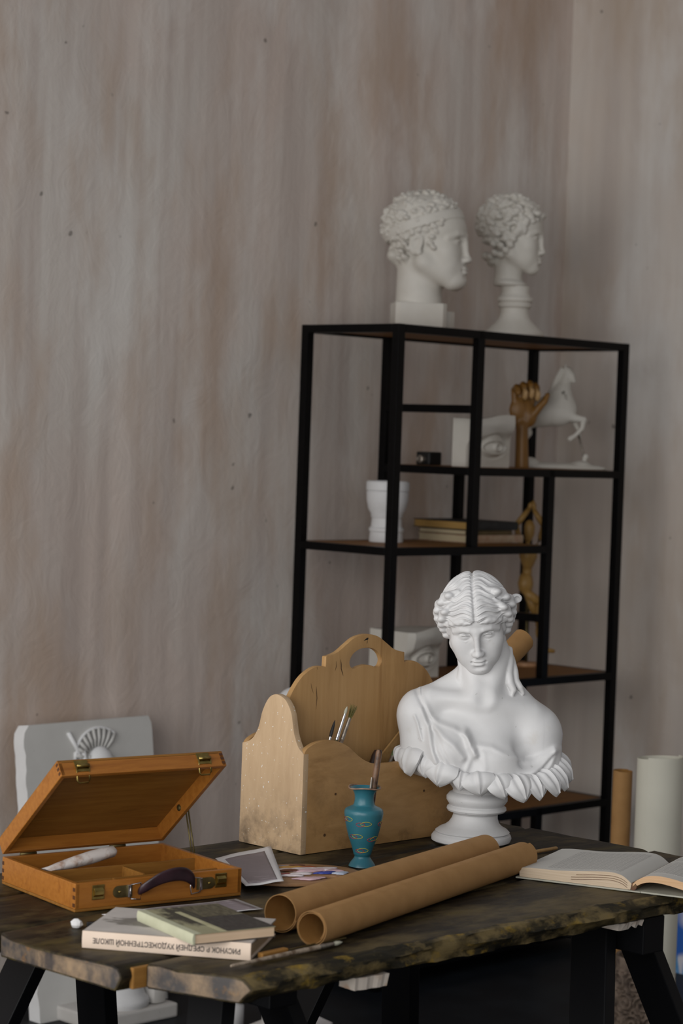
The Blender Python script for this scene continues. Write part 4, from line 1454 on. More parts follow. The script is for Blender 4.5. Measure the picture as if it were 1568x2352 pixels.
# lid, hinged along the rear, propped about 39 degrees open
LH, LA = .027, 39.0
LM = Matrix.Translation((0, BD, BH + .003)) @ Matrix.Rotation(R(-LA), 4, 'X')
lid = thing('lid', None, None)
lid_o = MB().box((0, -BD, LH - .004), (BW, 0, LH), mtx=LM, bev=.001).build('lid', M['box_in'], pb)
bpy.data.objects.remove(lid)
for lo_, hi_, nm in (((0, -BD, 0), (BW, -BD + wt, LH - .0042), 'lid_rail'), ((0, -wt, 0), (BW, 0, LH - .0042), 'lid_rail'), ((-.0002, -BD, .0002), (wt, 0, LH - .001), 'lid_rail'), ((BW - wt, -BD, .0002), (BW + .0002, 0, LH - .001), 'lid_rail')):
    MB().box(lo_, hi_, mtx=LM, bev=.0012).build(nm, M['box'], lid_o)
for z in (.006, .0135, .021):
    MB().box((-.0006, -BD + .0006, z - .002), (.0004, -BD + wt - .0006, z + .002), mtx=LM).build('finger_joint', M['joint'], lid_o)
    MB().box((BW - wt + .0006, -BD - .0005, z - .002), (BW - .0006, -BD + .0004, z + .002), mtx=LM).build('finger_joint', M['joint'], lid_o)
m = MB(); m.lathe([(0, 0), (.0055, 0), (.0055, .001), (.003, .0025), (0, .003)], 18, LM @ Matrix.Translation((BW - wt - .0002, -.085, .013)) @ Matrix.Rotation(R(-90), 4, 'Y')); m.build('brass_stud', M['brass_dark'], lid_o, 40)
# latches on the lid
for x in (.038, .252):
    la = MB().box((x - .0115, -BD - .0016, .005), (x + .0115, -BD + .0002, .0245), mtx=LM, bev=.0008).build('latch', M['brass'], lid_o)
    m = MB(); m.tube([tuple(LM @ Vector((x - .0105, -BD - .004, .0135))), tuple(LM @ Vector((x + .0105, -BD - .004, .0135)))], .0028, 12); m.build('latch_barrel', M['brass'], lid_o, True)
    m = MB()
    A0 = LM @ Vector((x, -BD - .004, .0135))
    dn = Vector((0, -.18, -1)).normalized()
    m.tube([A0 + Vector((-.0105, 0, 0)), A0 + Vector((-.0105, 0, 0)) + dn * .022, A0 + Vector((-.008, 0, 0)) + dn * .0255, A0 + Vector((.008, 0, 0)) + dn * .0255, A0 + Vector((.0105, 0, 0)) + dn * .022, A0 + Vector((.0105, 0, 0))], .0014, 8)
    m.build('latch_loop', M['brass'], lid_o, True)
# catches on the box front
for x in (.038, .252):
    m = MB(); m.box((x - .0105, -.0014, .016), (x + .0105, .0004, .038), bev=.001)
    cat_ = m.build('catch', M['brass'], pb)
    m = MB(); m.loft([[(x - .008, -.001, .020), (x - .008, -.0050, .024), (x - .008, -.0055, .030), (x - .008, -.001, .034)], [(x + .008, -.001, .020), (x + .008, -.0050, .024), (x + .008, -.0055, .030), (x + .008, -.001, .034)]])
    m.build('catch_hook', M['brass'], cat_, bev=.0006)
# handle plates, rings and the leather strap
for x, s in ((.092, 1), (.213, -1)):
    m = MB()
    o_ = [(x - s * .020 + s * .0 + .009 * math.cos(a) * 1, .0245 + .009 * math.sin(a)) for a in [math.pi / 2 + (math.pi * i / 10) * 1 for i in range(11)]] if s > 0 else [(x + .020 + .009 * math.cos(a), .0245 + .009 * math.sin(a)) for a in [-math.pi / 2 + math.pi * i / 10 for i in range(11)]]
    o_ = o_ + ([(x + .004, .0155), (x + .004, .0335)] if s > 0 else [(x - .004, .0335), (x - .004, .0155)])
    hp_ = tri_fill_prism('handle_plate', [o_], -.0012, .0003, M['brass_dark'], pb, XZ, 30, .0003)
    m = MB(); m.lathe([(0, 0), (.0022, 0), (.0018, .0012), (0, .0015)], 14, Matrix.Translation((x - s * .018, -.0010, .0245)) @ Matrix.Rotation(R(90), 4, 'X')); m.build('screw', M['brass'], hp_, True)
    MB().box((x - s * .002 - .0025, -.0040, .0150), (x - s * .002 + .0025, .0002, .0340), bev=.0008).build('plate_fold', M['steel'], hp_)
    m = MB(); m.tube([(x, -.004, .013), (x + s * .016, -.0045, .011), (x + s * .018, -.0050, .0225), (x + s * .016, -.0045, .036), (x, -.004, .0345), (x - s * .0015, -.004, .024), (x, -.004, .013)], .0010, 8); m.build('ring', M['steel'], hp_, True)
strap = smooth_line([(.104, -.006, .024), (.112, -.0135, .031), (.130, -.020, .042), (.152, -.023, .0475), (.175, -.021, .0455), (.193, -.014, .035), (.201, -.006, .024)], 5)
m = MB()
rings = []
for i, p in enumerate(strap):
    w_ = .0050 + .0070 * math.sin(math.pi * i / (len(strap) - 1)) ** .5
    a = R(35)
    d_ = Vector((0, -.35, 1)).normalized()
    n_ = Vector((0, -d_.z, d_.y))
    rings.append([Vector(p) + d_ * (w_ * math.cos(q)) + n_ * (.0028 * math.sin(q)) for q in [2 * math.pi * j / 14 for j in range(14)]])
m.loft(rings); m.build('handle_strap', M['leather'], pb, True)
# hinges and the stay
for x in (.045, .205):
    m = MB(); m.tube([(x - .014, BD + .001, BH + .001), (x + .014, BD + .001, BH + .001)], .0026, 10)
    m.build('hinge', M['brass_dark'], pb, True)
a_ = Vector((BW + .003, BD * .60, .020)); b_ = LM @ Vector((BW + .003, -.090, .010))
for dy in (-.004, .004):
    MB().tube([a_ + Vector((0, dy, 0)), b_ + Vector((0, dy, 0))], .0014, 8).build('stay_rod', M['brass_dark'], pb, True)


def pw(x, y, z):
    c_, s_ = math.cos(PBY), math.sin(PBY)
    return Vector((-.371 + x * c_ - y * s_, 3.307 + x * s_ + y * c_, TZ + z))


# contents of the box
M['tube_white'] = mat('white_crusted_paint', (.62, .57, .54), (.40, .28, .22), 55, rough=.6, lo=.5, hi=.72, bmp=.3)
tu = thing('paint_tube', 'crumpled white paint tube lying in the open paint box', 'paint tube', pw(.030, .150, .034), PBY + R(4), rot=(R(0), R(-8), PBY + R(6)))
rings = []
for i, (x, ry, rz) in enumerate(((0, .012, .0015), (.008, .0118, .003), (.03, .011, .006), (.055, .0105, .0085), (.085, .0115, .0095), (.110, .012, .0095), (.126, .0105, .0085), (.131, .006, .0055), (.133, .002, .002))):
    rings.append([(x, ry * math.cos(q) + .001 * math.sin(x * 300), rz * math.sin(q) + .0008 * math.sin(x * 420 + q * 3)) for q in [2 * math.pi * j / 18 for j in range(18)]])
MB().loft(rings).build('tube_body', M['tube_white'], tu, True)
m = MB(); m.box((-.006, -.012, -.0012), (.001, .012, .0012), bev=.0004); m.build('crimp', M['steel_dull'], tu)
for i, (x0, y0, x1, y1, lab) in enumerate(((.020, .178, .20, .205, 'dark brush lying at the back of the paint box'), (.10, .140, .225, .150, 'black brush lying beside the white tube in the paint box'), (.16, .190, .255, .168, 'short dark brush in the rear right of the paint box'))):
    brush(lab, pw(x0, y0, .012), pw(x1, y1, .014), .003, .0032, .003, (M['h_dark'], M['brass_dark'], M['br_dark']), fl=.018, bl=.018)
for i, (x, y, c_) in enumerate(((.02, .19, (.09, .04, .03)), (.045, .145, (.14, .05, .04)), (.065, .205, (.05, .04, .035)))):
    pc = thing('paint_pan', ('dark red', 'rusty red', 'dark brown')[i] + ' paint crust block at the left rear of the paint box', 'paint pan', pw(x, y, .0045), PBY)
    MB().box((-.011, -.014, 0), (.011, .014, .012), bev=.003).build('paint', mat('paint_crust', c_, tuple(q * .4 for q in c_), 120, rough=.5, bmp=.4), pc)

# ------------------------------------------------------------------ books on the near corner of the table
M['spine_cream'] = mat('cream_spine_cloth', (.66, .535, .435), (.62, .50, .40), 16, rough=.7, spec=.2)


def cover_print(name, ground, dark, mask_loc, mask_r, dens):
    """printed cover: tone blots inside an ellipse on a plain ground"""
    m_, nt, b = new_mat(name)
    b.inputs['Roughness'].default_value = .65
    tc = nd(nt, 'ShaderNodeTexCoord')
    mp = nd(nt, 'ShaderNodeMapping')
    mp.inputs['Location'].default_value = (-mask_loc[0] / mask_r[0], -mask_loc[1] / mask_r[1], 0)
    mp.inputs['Scale'].default_value = (1 / mask_r[0], 1 / mask_r[1], 0)
    nt.links.new(tc.outputs['Object'], mp.inputs[0])
    ln = nd(nt, 'ShaderNodeVectorMath', operation='LENGTH')
    nt.links.new(mp.outputs[0], ln.inputs[0])
    nz = noise_fac(nt, 45, (1, 2.2, 1), detail=6, lo=.3, hi=.7)
    e = math_n(nt, 'SUBTRACT', 1.25, math_n(nt, 'ADD', ln.outputs['Value'], math_n(nt, 'MULTIPLY', nz, .5)))
    k = nd(nt, 'ShaderNodeMapRange'); k.inputs['From Min'].default_value = 0; k.inputs['From Max'].default_value = .25
    nt.links.new(e, k.inputs['Value'])
    nz2 = noise_fac(nt, 80, (.8, 2, 1), detail=4, lo=.35, hi=.65)
    d2 = mixc(nt, nz2, dark, tuple(x * .45 + g_ * .12 for x, g_ in zip(dark, ground)))
    c = mixc(nt, noise_fac(nt, 20, lo=.4, hi=.6), ground, tuple(x * .9 for x in ground))
    nt.links.new(mixc(nt, math_n(nt, 'MULTIPLY', k.outputs[0], dens, True), c, d2), b.inputs['Base Color'])
    return m_


M['cov_big'] = cover_print('pale_cover_with_landscape_print', (.50, .46, .43), (.15, .135, .11), (.070, .080), (.060, .032), .85)
big = thing('drawing_textbook', 'large cream book with black Cyrillic lettering on its spine, on the table corner', 'book', (-.3345, 3.083, TZ + .0005), R(-10.2))
W_, D_, H_ = .2365, .165, .0235
M['page_b'] = mat('brownish_page_edges', (.40, .29, .18), (.32, .225, .13), 1, (1, 1, 500), rough=.85)
MB().box((.003, .004, .0025), (W_ - .003, D_ - .004, H_ - .0025), bev=.0005).build('page_block', M['page_b'], big)
MB().box((0, .002, 0), (W_, D_, .0025), bev=.0006).build('back_cover', M['spine_cream'], big)
MB().box((0, .002, H_ - .0025), (W_, D_, H_), bev=.0006).build('front_cover', M['cov_big'], big)
MB().loft([[(x, .004, 0)] + [(x, .0022 - .0030 * math.sin(math.pi * (.15 + .70 * k / 8)), H_ * k / 8) for k in range(9)] + [(x, .004, H_)] for x in (0, W_)]).build('spine', M['spine_cream'], big, 50)


def lettering(txt, size, parent, mtx, mt, name='lettering', width=None, bold=0.0, depth=.00008):
    cu = bpy.data.curves.new(name, 'FONT')
    cu.body = txt
    cu.size = size
    cu.align_x, cu.align_y = 'CENTER', 'CENTER'
    cu.extrude = depth
    cu.offset = bold
    tmp = bpy.data.objects.new('tmp', cu)
    COL.objects.link(tmp)
    dg = bpy.context.evaluated_depsgraph_get()
    me = bpy.data.meshes.new_from_object(tmp.evaluated_get(dg))
    bpy.data.objects.remove(tmp)
    me.materials.clear()
    xs = [v.co.x for v in me.vertices]
    sx = (width / (max(xs) - min(xs))) if width and xs else 1
    me.transform(mtx @ Matrix.Diagonal((sx, 1, 1, 1)))
    return mesh_obj(name, me, mt, parent)


M['print'] = mat('black_print', (.010, .008, .012), (.016, .013, .016), 60, rough=.7)
lettering('РИСУНОК В СРЕДНЕЙ ХУДОЖЕСТВЕННОЙ ШКОЛЕ', .0098, big, Matrix.Translation((W_ * .503, -.00098, H_ * .5)) @ Matrix.Rotation(R(90), 4, 'X') @ Matrix.Rotation(R(180), 4, 'Z'), M['print'], width=.207, bold=.0002)

M['cov_small'] = cover_print('small_cover_with_dark_print', (.30, .28, .17), (.018, .014, .012), (.060, .062), (.075, .050), .95)
M['spine_green'] = mat('pale_green_spine', (.46, .46, .33), (.40, .40, .28), 30, rough=.65)
M['page_s'] = mat('warm_page_edges', (.66, .49, .34), (.56, .40, .26), 1, (1, 1, 700), rough=.85)
M['band_pale'] = mat('pale_cover_band', (.44, .41, .26), (.36, .34, .20), 60, rough=.65)
M['band_dark'] = mat('dark_cover_band', (.022, .017, .016), (.05, .045, .04), 90, (1, 3, 1), rough=.6)
M['band_olive'] = mat('olive_cover_picture', (.13, .115, .07), (.05, .042, .026), 70, (1, 3, 1), rough=.6)
sb = thing('small_book', 'small worn book with a dark printed cover lying on the cream book', 'book', (-.266, 3.154, TZ + H_ + .0010), R(-57.7))
# spine along local x (front), cover .165 x .13, thickness .0145
w2, d2, h2 = .164, .128, .0148
MB().box((.0015, .003, .001), (w2 - .0015, d2 - .001, h2 - .001), bev=.0004).build('page_block', M['page_s'], sb)
MB().box((0, .001, 0), (w2, d2, .001)).build('back_cover', M['band_dark'], sb)
MB().box((0, .001, h2 - .001), (w2, d2, h2), bev=.0003).build('front_cover', M['cov_small'], sb)
MB().box((.030, .043, h2 - .0001), (.1635, .052, h2 + .00025)).build('cover_band', M['band_pale'], sb)
MB().box((.075, .053, h2 - .0001), (.1635, .1275, h2 + .00022)).build('cover_picture', M['band_dark'], sb)
MB().box((.002, .066, h2 - .0001), (.072, .1275, h2 + .00022)).build('cover_picture', M['band_olive'], sb)
MB().box((.0, .001, h2 - .0001), (w2, .012, h2 + .0002)).build('cover_strip', M['spine_green'], sb)
MB().loft([[(x, .003, 0)] + [(x, .0018 - .0026 * math.sin(math.pi * (.15 + .70 * k / 8)), h2 * k / 8) for k in range(9)] + [(x, .003, h2)] for x in (0, w2)]).build('spine', M['spine_green'], sb, 50)

# ------------------------------------------------------------------ papers, palette
M['photo'] = cover_print('grey_violet_photo_print', (.40, .345, .37), (.15, .12, .13), (.08, .0), (.2, .2), .6)


def sheet(name, label, corners, mt, z_lift, inset=None, mt2=None, cat='paper', n=14):
    """sheet from four world xy corners (clockwise), with corner lifts and a printed field"""
    c_ = [Vector((x, y, 0)) for x, y in corners]
    o_ = c_[0].copy()
    t_ = thing(name, label, cat, (o_.x, o_.y, TZ))

    def P_(u, v, e=0.0):
        p = (c_[0] * (1 - u) + c_[1] * u) * (1 - v) + (c_[3] * (1 - u) + c_[2] * u) * v - o_
        l_ = (z_lift[0] * (1 - u) + z_lift[1] * u) * (1 - v) + (z_lift[3] * (1 - u) + z_lift[2] * u) * v
        p.z = l_ + .0010 + e + .0012 * math.sin(u * 5 + v * 3)* u * (1 - u) * 4
        return p

    def slab(u0, u1, v0, v1, e0, e1, nm, mm):
        vs, fs = [], []
        for e in (e0, e1):
            for j in range(n + 1):
                for i in range(n + 1):
                    vs.append(P_(u0 + (u1 - u0) * i / n, v0 + (v1 - v0) * j / n, e))
        k, s = (n + 1) ** 2, n + 1
        for j in range(n):
            for i in range(n):
                a = j * s + i
                fs.append((a, a + s, a + s + 1, a + 1)); fs.append((k + a, k + a + 1, k + a + s + 1, k + a + s))
        for i in range(n):
            fs.append((i, i + 1, k + i + 1, k + i)); a = n * s + i; fs.append((a, k + a, k + a + 1, a + 1))
            a = i * s; fs.append((a, k + a, k + a + s, a + s)); a = i * s + n; fs.append((a, a + s, k + a + s, k + a))
        MB().add(vs, fs).build(nm, mm, t_, True)
    slab(0, 1, 0, 1, 0, .00025, 'sheet', mt)
    if inset:
        slab(*inset, .0002, .0004, 'printed_picture', mt2)
    return t_


pal = thing('palette', 'oval wooden palette covered in smeared paints behind the rolls', 'palette', (-.058, 3.640, TZ + .0005), R(22))
ov = [(.110 * math.cos(a) * (1 + .06 * math.cos(a - .6)), .080 * math.sin(a) * (1 + .05 * math.sin(2 * a))) for a in [2 * math.pi * i / 56 for i in range(56)]]
th_ = [(.040 + .022 * math.cos(a), -.036 + .012 * math.sin(a)) for a in [2 * math.pi * i / 24 for i in range(24)]]
tri_fill_prism('board', [ov, th_], 0, .0045, wood_mat('palette_wood', (.36, .20, .10), (.28, .15, .07), (5, 40, 40), rough=.5), pal, None, 30, .0008)
cols = {'grey_blue': (.20, .20, .27), 'white': (.62, .56, .58), 'pink': (.55, .38, .42), 'dark_red': (.20, .015, .03), 'ochre': (.40, .20, .03), 'brown': (.12, .04, .02), 'blue': (.03, .05, .28), 'umber': (.05, .035, .03), 'pale_blue': (.42, .47, .58), 'rust': (.30, .07, .02)}
dabs = [('grey_blue', -.03, .062, .05, .010, 8), ('grey_blue', -.075, .045, .03, .012, -10), ('ochre', .015, .055, .03, .010, 5), ('ochre', -.06, .026, .03, .010, 0), ('rust', .045, .046, .022, .009, 10), ('white', .02, .034, .05, .009, -4), ('white', .072, .026, .026, .012, 0), ('pink', .045, .018, .045, .010, 3), ('umber', -.05, .006, .034, .010, 4), ('dark_red', -.035, -.008, .034, .009, 0), ('pink', .08, .002, .022, .010, 12), ('white', .012, -.010, .026, .008, 0), ('blue', .060, -.012, .022, .007, 4), ('pale_blue', .086, -.022, .016, .009, 10), ('umber', -.085, .018, .018, .012, 0), ('brown', .03, .064, .016, .006, 0), ('brown', .0, .022, .02, .006, 0), ('white', -.010, -.026, .024, .008, -6), ('rust', -.07, -.02, .022, .010, 0), ('pink', .01, -.060, .03, .010, 0)]
for i, (cn, x, y, rx, ry, an) in enumerate(dabs):
    mt = bpy.data.materials.get('oil_' + cn) or mat('oil_' + cn, cols[cn], tuple(min(1, q * 1.3 + .02) for q in cols[cn]), 60, (1, 4, 1), rough=.35, bmp=.3)
    m = MB()
    rr = [1 + .22 * math.sin(3 * a + i) + .12 * math.sin(7 * a + 2 * i) for a in [2 * math.pi * j / 22 for j in range(22)]]
    rings = []
    for k, (f_, z) in enumerate(((1, .0040), (.92, .0056), (.6, .0066), (.1, .0068))):
        rings.append([(f_ * rx * rr[j] * math.cos(2 * math.pi * j / 22), f_ * ry * rr[j] * math.sin(2 * math.pi * j / 22), z) for j in range(22)])
    m.loft(rings, mtx=Matrix.Translation((x * .88, y * .88, .0001 * i)) @ Matrix.Rotation(R(an), 4, 'Z') @ Matrix.Diagonal((.85, 1.0, 1, 1)))
    m.build('paint_dab', mt, pal, True)

sheet('photo_print', 'creased photo print with white margin leaning beside the paint box', [(-.187, 3.700), (-.100, 3.815), (-.070, 3.524), (-.128, 3.500)], M['paper'], (.013, .016, .014, .009), (.12, .86, .10, .94), M['photo'])
sheet('photo_print', 'grey print lying flat between the paint box and the books', [(-.330, 3.293), (-.140, 3.440), (-.096, 3.372), (-.255, 3.262)], M['paper'], (.001, .001, .001, .001), (.20, .97, .05, .95), M['photo'])

# ------------------------------------------------------------------ open book at the right end
M['leaf_page'] = None
m_, nt, b = new_mat('printed_page')
b.inputs['Roughness'].default_value = .8
tc = nd(nt, 'ShaderNodeTexCoord')
br_ = nd(nt, 'ShaderNodeTexBrick')
br_.offset = .37
br_.inputs['Color1'].default_value = (.30, .29, .275, 1)
br_.inputs['Color2'].default_value = (.36, .345, .325, 1)
br_.inputs['Mortar'].default_value = (.55, .535, .50, 1)
br_.inputs['Scale'].default_value = 1.0
br_.inputs['Brick Width'].default_value = .0105
br_.inputs['Row Height'].default_value = .0042
br_.inputs['Mortar Size'].default_value = .0011
br_.inputs['Mortar Smooth'].default_value = .3
nt.links.new(tc.outputs['Object'], br_.inputs['Vector'])
nt.links.new(br_.outputs['Color'], b.inputs['Base Color'])
M['leaf_text'] = m_
M['leaf'] = mat('cream_page', (.555, .54, .505), (.53, .515, .48), 10, rough=.8, spec=.2)
M['edge'] = mat('page_stack_edge', (.62, .50, .37), (.50, .385, .27), 1, (6, 1, 900), rough=.85)
M['edge_o'] = mat('orange_page_stack_edge', (.64, .42, .25), (.55, .34, .18), 1, (6, 1, 900), rough=.85)
M['grey_cover'] = mat('grey_green_cover', (.42, .41, .34), (.36, .35, .29), 30, rough=.7)
M['glue'] = mat('old_spine_glue', (.10, .030, .020), (.16, .10, .04), 60, rough=.7)
ob_ = thing('open_book', 'open book with yellowed pages lying at the right end of the table', 'book', (.487, 3.612, TZ + .0005), R(-25))
BH_ = .208


def page_stack(name, top, bot, mts, parent):
    """cross-section between two curves (x,z), running along local y"""
    n = len(top)
    vs, fs, mi = [], [], []
    for y in (0, BH_):
        vs += [(x, y, z) for x, z in top] + [(x, y, z) for x, z in bot]
    k = 2 * n
    for i in range(n - 1):
        fs.append((i, i + 1, k + i + 1, k + i)); mi.append(0)
        fs.append((n + i, k + n + i, k + n + i + 1, n + i + 1)); mi.append(1)
        fs.append((i, n + i, n + i + 1, i + 1)); mi.append(1)
        fs.append((k + i, k + i + 1, k + n + i + 1, k + n + i)); mi.append(1)
    for i in (0, n - 1):
        fs.append((i, k + i, k + n + i, n + i)); mi.append(1)
    m = MB(); m.add(vs, fs); m.mi = mi
    return m.build(name, mts, parent, 50)


lt = smooth_line([(-.193, .0170), (-.172, .0192), (-.13, .0200), (-.095, .0225), (-.06, .0262), (-.035, .0275), (-.018, .0245), (-.006, .0170), (-.001, .0125)], 4)
lb = [(x * .985 - .002, .0030) for x, z in lt]
page_stack('left_pages', lt, lb, [M['leaf'], M['edge']], ob_)
rt = smooth_line([(.001, .0125), (.008, .0195), (.022, .0270), (.042, .0300), (.07, .0275), (.105, .0195), (.145, .0085), (.178, .0035)], 4)
rb = [(x, max(z - .0085 - .004 * math.sin(min(x / .178, 1) * math.pi), .0032) if x > .006 else z - .004) for x, z in rt]
rb = [(x, min(z, t_[1] - .0006)) for (x, z), t_ in zip(rb, rt)]
page_stack('right_pages', rt, rb, [M['leaf'], M['edge_o']], ob_)
# printed text blocks riding just above the pages


def text_patch(curve, x0, x1, y0, y1):
    pts = [p for p in curve if x0 <= p[0] <= x1]
    vs, fs = [], []
    n = len(pts)
    for y in (y0, y1):
        vs += [(x, y, z + .00015) for x, z in pts]
    for y in (y0, y1):
        vs += [(x, y, z - .0002) for x, z in pts]
    for i in range(n - 1):
        fs += [(i, i + 1, n + i + 1, n + i), (2 * n + i, 3 * n + i, 3 * n + i + 1, 2 * n + i + 1), (i, 2 * n + i, 2 * n + i + 1, i + 1), (n + i, n + i + 1, 3 * n + i + 1, 3 * n + i)]
    fs += [(0, n, 3 * n, 2 * n), (n - 1, 3 * n - 1, 4 * n - 1, 2 * n - 1)]
    MB().add(vs, fs).build('text_block', M['leaf_text'], ob_, 50)


text_patch(lt, -.158, -.022, .018, .188)
text_patch(rt, .022, .160, .030, .140)
text_patch(rt, .022, .160, .150, .190)
for dz, sh_ in ((.0055, .0), (.0092, .006), (.0128, .012)):           # loose leaves parting at the fore edge
    c2 = [(x + .0003, z - dz) for x, z in lt if -.10 - sh_ < x < -.008]
    m = MB(); m.loft([[(x, -.0006, z) for x, z in c2] + [(x, -.0006, z - .0007) for x, z in c2[::-1]], [(x, .001, z) for x, z in c2] + [(x, .001, z - .0007) for x, z in c2[::-1]]])
    m.build('parted_leaf', M['glue'], ob_, 50)
MB().box((-.198, -.003, 0), (-.006, BH_ + .003, .0026), bev=.0008).build('back_cover', M['grey_cover'], ob_)
MB().box((-.0075, -.003, 0), (.0145, BH_ + .003, .0022), bev=.0008).build('spine_strip', M['grey_cover'], ob_)
MB().box((.015, -.003, 0), (.187, BH_ + .003, .0026), bev=.0008).build('front_cover', M['grey_cover'], ob_)
m = MB(); m.lathe([(0, 0), (.0062, 0), (.0062, BH_ - .002), (0, BH_ - .002)], 16, Matrix.Translation((.001, .001, .0082)) @ Matrix.Rotation(R(-90), 4, 'X')); m.build('spine_glue', M['glue'], ob_, 40)

# ------------------------------------------------------------------ loose sticks and scraps on the table
stick = thing('wooden_stick', 'thin brown stick lying between the rolls and the open book', 'stick', tb(.960, .360, .004), 0, rot=(tb(1.077, .362, .004) - tb(.960, .360, .004)).to_track_quat('Z', 'Y').to_euler())
m = MB(); m.lathe([(0, 0), (.003, 0), (.0035, .06), (.0033, .115), (.002, .118), (0, .118)], 12); m.build('stick', M['slat'], stick, 40)
brush('long paint smeared brush lying along the front edge of the table', tb(.013, .052, .0050), tb(.236, .064, .0050), .0030, .0034, .003, (M['h_paint'], M['steel_dull'], M['br_pale']), fl=.03, bl=.018, bw=.003)
fs_ = thing('painting_knife', 'orange wooden painting knife lying under the near kraft roll', 'palette knife', tb(.085, .072, .0050), TYAW + R(3))
MB().box((0, -.005, -.004), (.052, .005, .004), bev=.002).build('handle', M['raw'], fs_)
MB().box((.05, -.0022, -.0012), (.175, .0022, .0008), bev=.0005).build('blade', M['brass_dark'], fs_)
ch = thing('chalk_lump', 'white lump of chalk left of the cream book', 'chalk', tb(.008, .372, .0005))
m = MB(); m.loft([[(r * math.cos(a) * (1 + .2 * math.sin(3 * a + z * 300)), r * math.sin(a) * (1 + .2 * math.cos(2 * a)), z) for a in [2 * math.pi * i / 9 for i in range(9)]] for r, z in ((.006, 0), (.0085, .004), (.0075, .009), (.003, .0125))])
m.build('chalk', M['plaster'], ch, bev=.0006)
co = thing('charcoal_stick', 'black charcoal stick beside the chalk lump', 'charcoal', tb(.022, .366, .0045), R(12))
MB().box((0, -.004, -.0035), (.034, .004, .0035), bev=.0012).build('charcoal', M['ebony'], co)
for i, (a_, b_, lab, s_) in enumerate(((.245, .016, 'pale timber offcut wedged under the middle of the table edge', 1), (.835, .016, 'ragged white scrap wedged under the right end of the table edge', 1))):
    w_ = thing('timber_offcut', lab, 'offcut', tb(a_, b_, -.034 - .0225), TYAW + R((-6, 0)[i]))
    m = MB()
    n = 9
    r0 = [(-.030 + .062 * k / n, -.004 + .0015 * math.sin(k * 1.7 + i), .022) for k in range(n + 1)] + [(.032 - .062 * k / n, .03, .022) for k in range(n + 1)]
    r1 = [(x * .95, y + .003, (.004 if i == 0 else .012) + (0 if i == 0 else .003 * math.sin(x * 300))) for x, y, z in r0]
    m.loft([r1, r0])
    m.build('offcut', M['scrap'], w_)

# ------------------------------------------------------------------ floor standing things
# relief slab leaning on the long wall
LEAN = 8.0
sp = Vector((KX, KY, 0)) - WDIR * 2.150 + WNRM * (.034 + .745 * math.tan(R(LEAN)) + .044)
rs = thing('relief_slab', 'grey plaster slab with a plumed helmet relief leaning on the wall', 'plaster relief', sp, 0)
rs.rotation_euler = (Matrix.Rotation(R(45.5), 4, 'Z') @ Matrix.Rotation(R(-LEAN), 4, 'X')).to_euler()
SW, SH, ST = .418, .735, .042
m = MB()
rings = []
NX = 40
for j in range(NX + 1):
    z = SH * j / NX
    e = .0022 * math.sin(z * 61) + .0015 * math.sin(z * 143 + 1)
    cr_ = .016 * max(0, (z - SH + .03) / .03) ** 2
    rings.append([(0 + e + cr_, 0, z), (SW - cr_ * .6, 0, z), (SW - cr_ * .6, ST, z), (0 + e * .4 + cr_, ST, z)])
m.loft(rings)
for idx in range(len(m.f)):
    if idx < NX * 4 and idx % 4 == 3:
        m.mi[idx] = 1  # left face takes the lit copy of the plaster
m.build('slab', [M['slab'], M['slab_lit']], rs, 40)


def sl_(x, z, y=0.0):
    return (x, y, z)


RX = lambda x: .236 + (x - .262) * .9
RZ = lambda z: .612 + (z - .610) * .86


def relief_pts(pts):
    return [(RX(x), y, RZ(z)) for x, y, z in pts]


m = MB()
rings = []
for i in range(13):
    t_ = i / 12 * math.pi / 2
    rings.append(relief_pts([(.262 + .048 * math.cos(t_) * math.cos(a), -.034 * math.sin(t_) + .002, .610 + .066 * math.cos(t_) * math.sin(a) * (1 if math.sin(a) > 0 else 1.6)) for a in [2 * math.pi * j / 32 for j in range(32)]]))
m.loft(rings); m.build('helmet', M['slab_lit'], rs, True)
for i in range(10):
    a = R(172 - i * 13.5)
    c0 = (.258 + .046 * math.cos(a), .640 + .034 * math.sin(a))
    c1 = (.262 + .088 * math.cos(a), .640 + .088 * math.sin(a))
    MB().tube(relief_pts([(c0[0], -.003, c0[1]), ((c0[0] + c1[0]) / 2, -.007, (c0[1] + c1[1]) / 2), (c1[0], -.005, c1[1])]), [.003, .0050, .0045], 10).build('crest_plume', M['slab'], rs, True)
MB().tube(relief_pts([(.262 + .090 * math.cos(R(180 - i * 7)), -.003, .640 + .090 * math.sin(R(180 - i * 7))) for i in range(20)]), .0042, 10).build('crest_edge', M['slab_lit'], rs, True)
MB().tube(relief_pts([(.152, -.003, .722), (.176, -.004, .680), (.198, -.003, .632)]), .0055, 10).build('spear_shaft', M['slab_lit'], rs, True)
MB().tube(smooth_line(relief_pts([(.200, -.004, .665), (.203, -.006, .630), (.190, -.008, .590), (.178, -.006, .545), (.182, -.004, .49)]), 5), .0075, 12).build('helmet_tail', M['slab_lit'], rs, True)
MB().tube(smooth_line(relief_pts([(.222, -.004, .650), (.218, -.006, .610), (.206, -.008, .560), (.202, -.006, .50)]), 5), .006, 12).build('helmet_tail', M['slab'], rs, True)

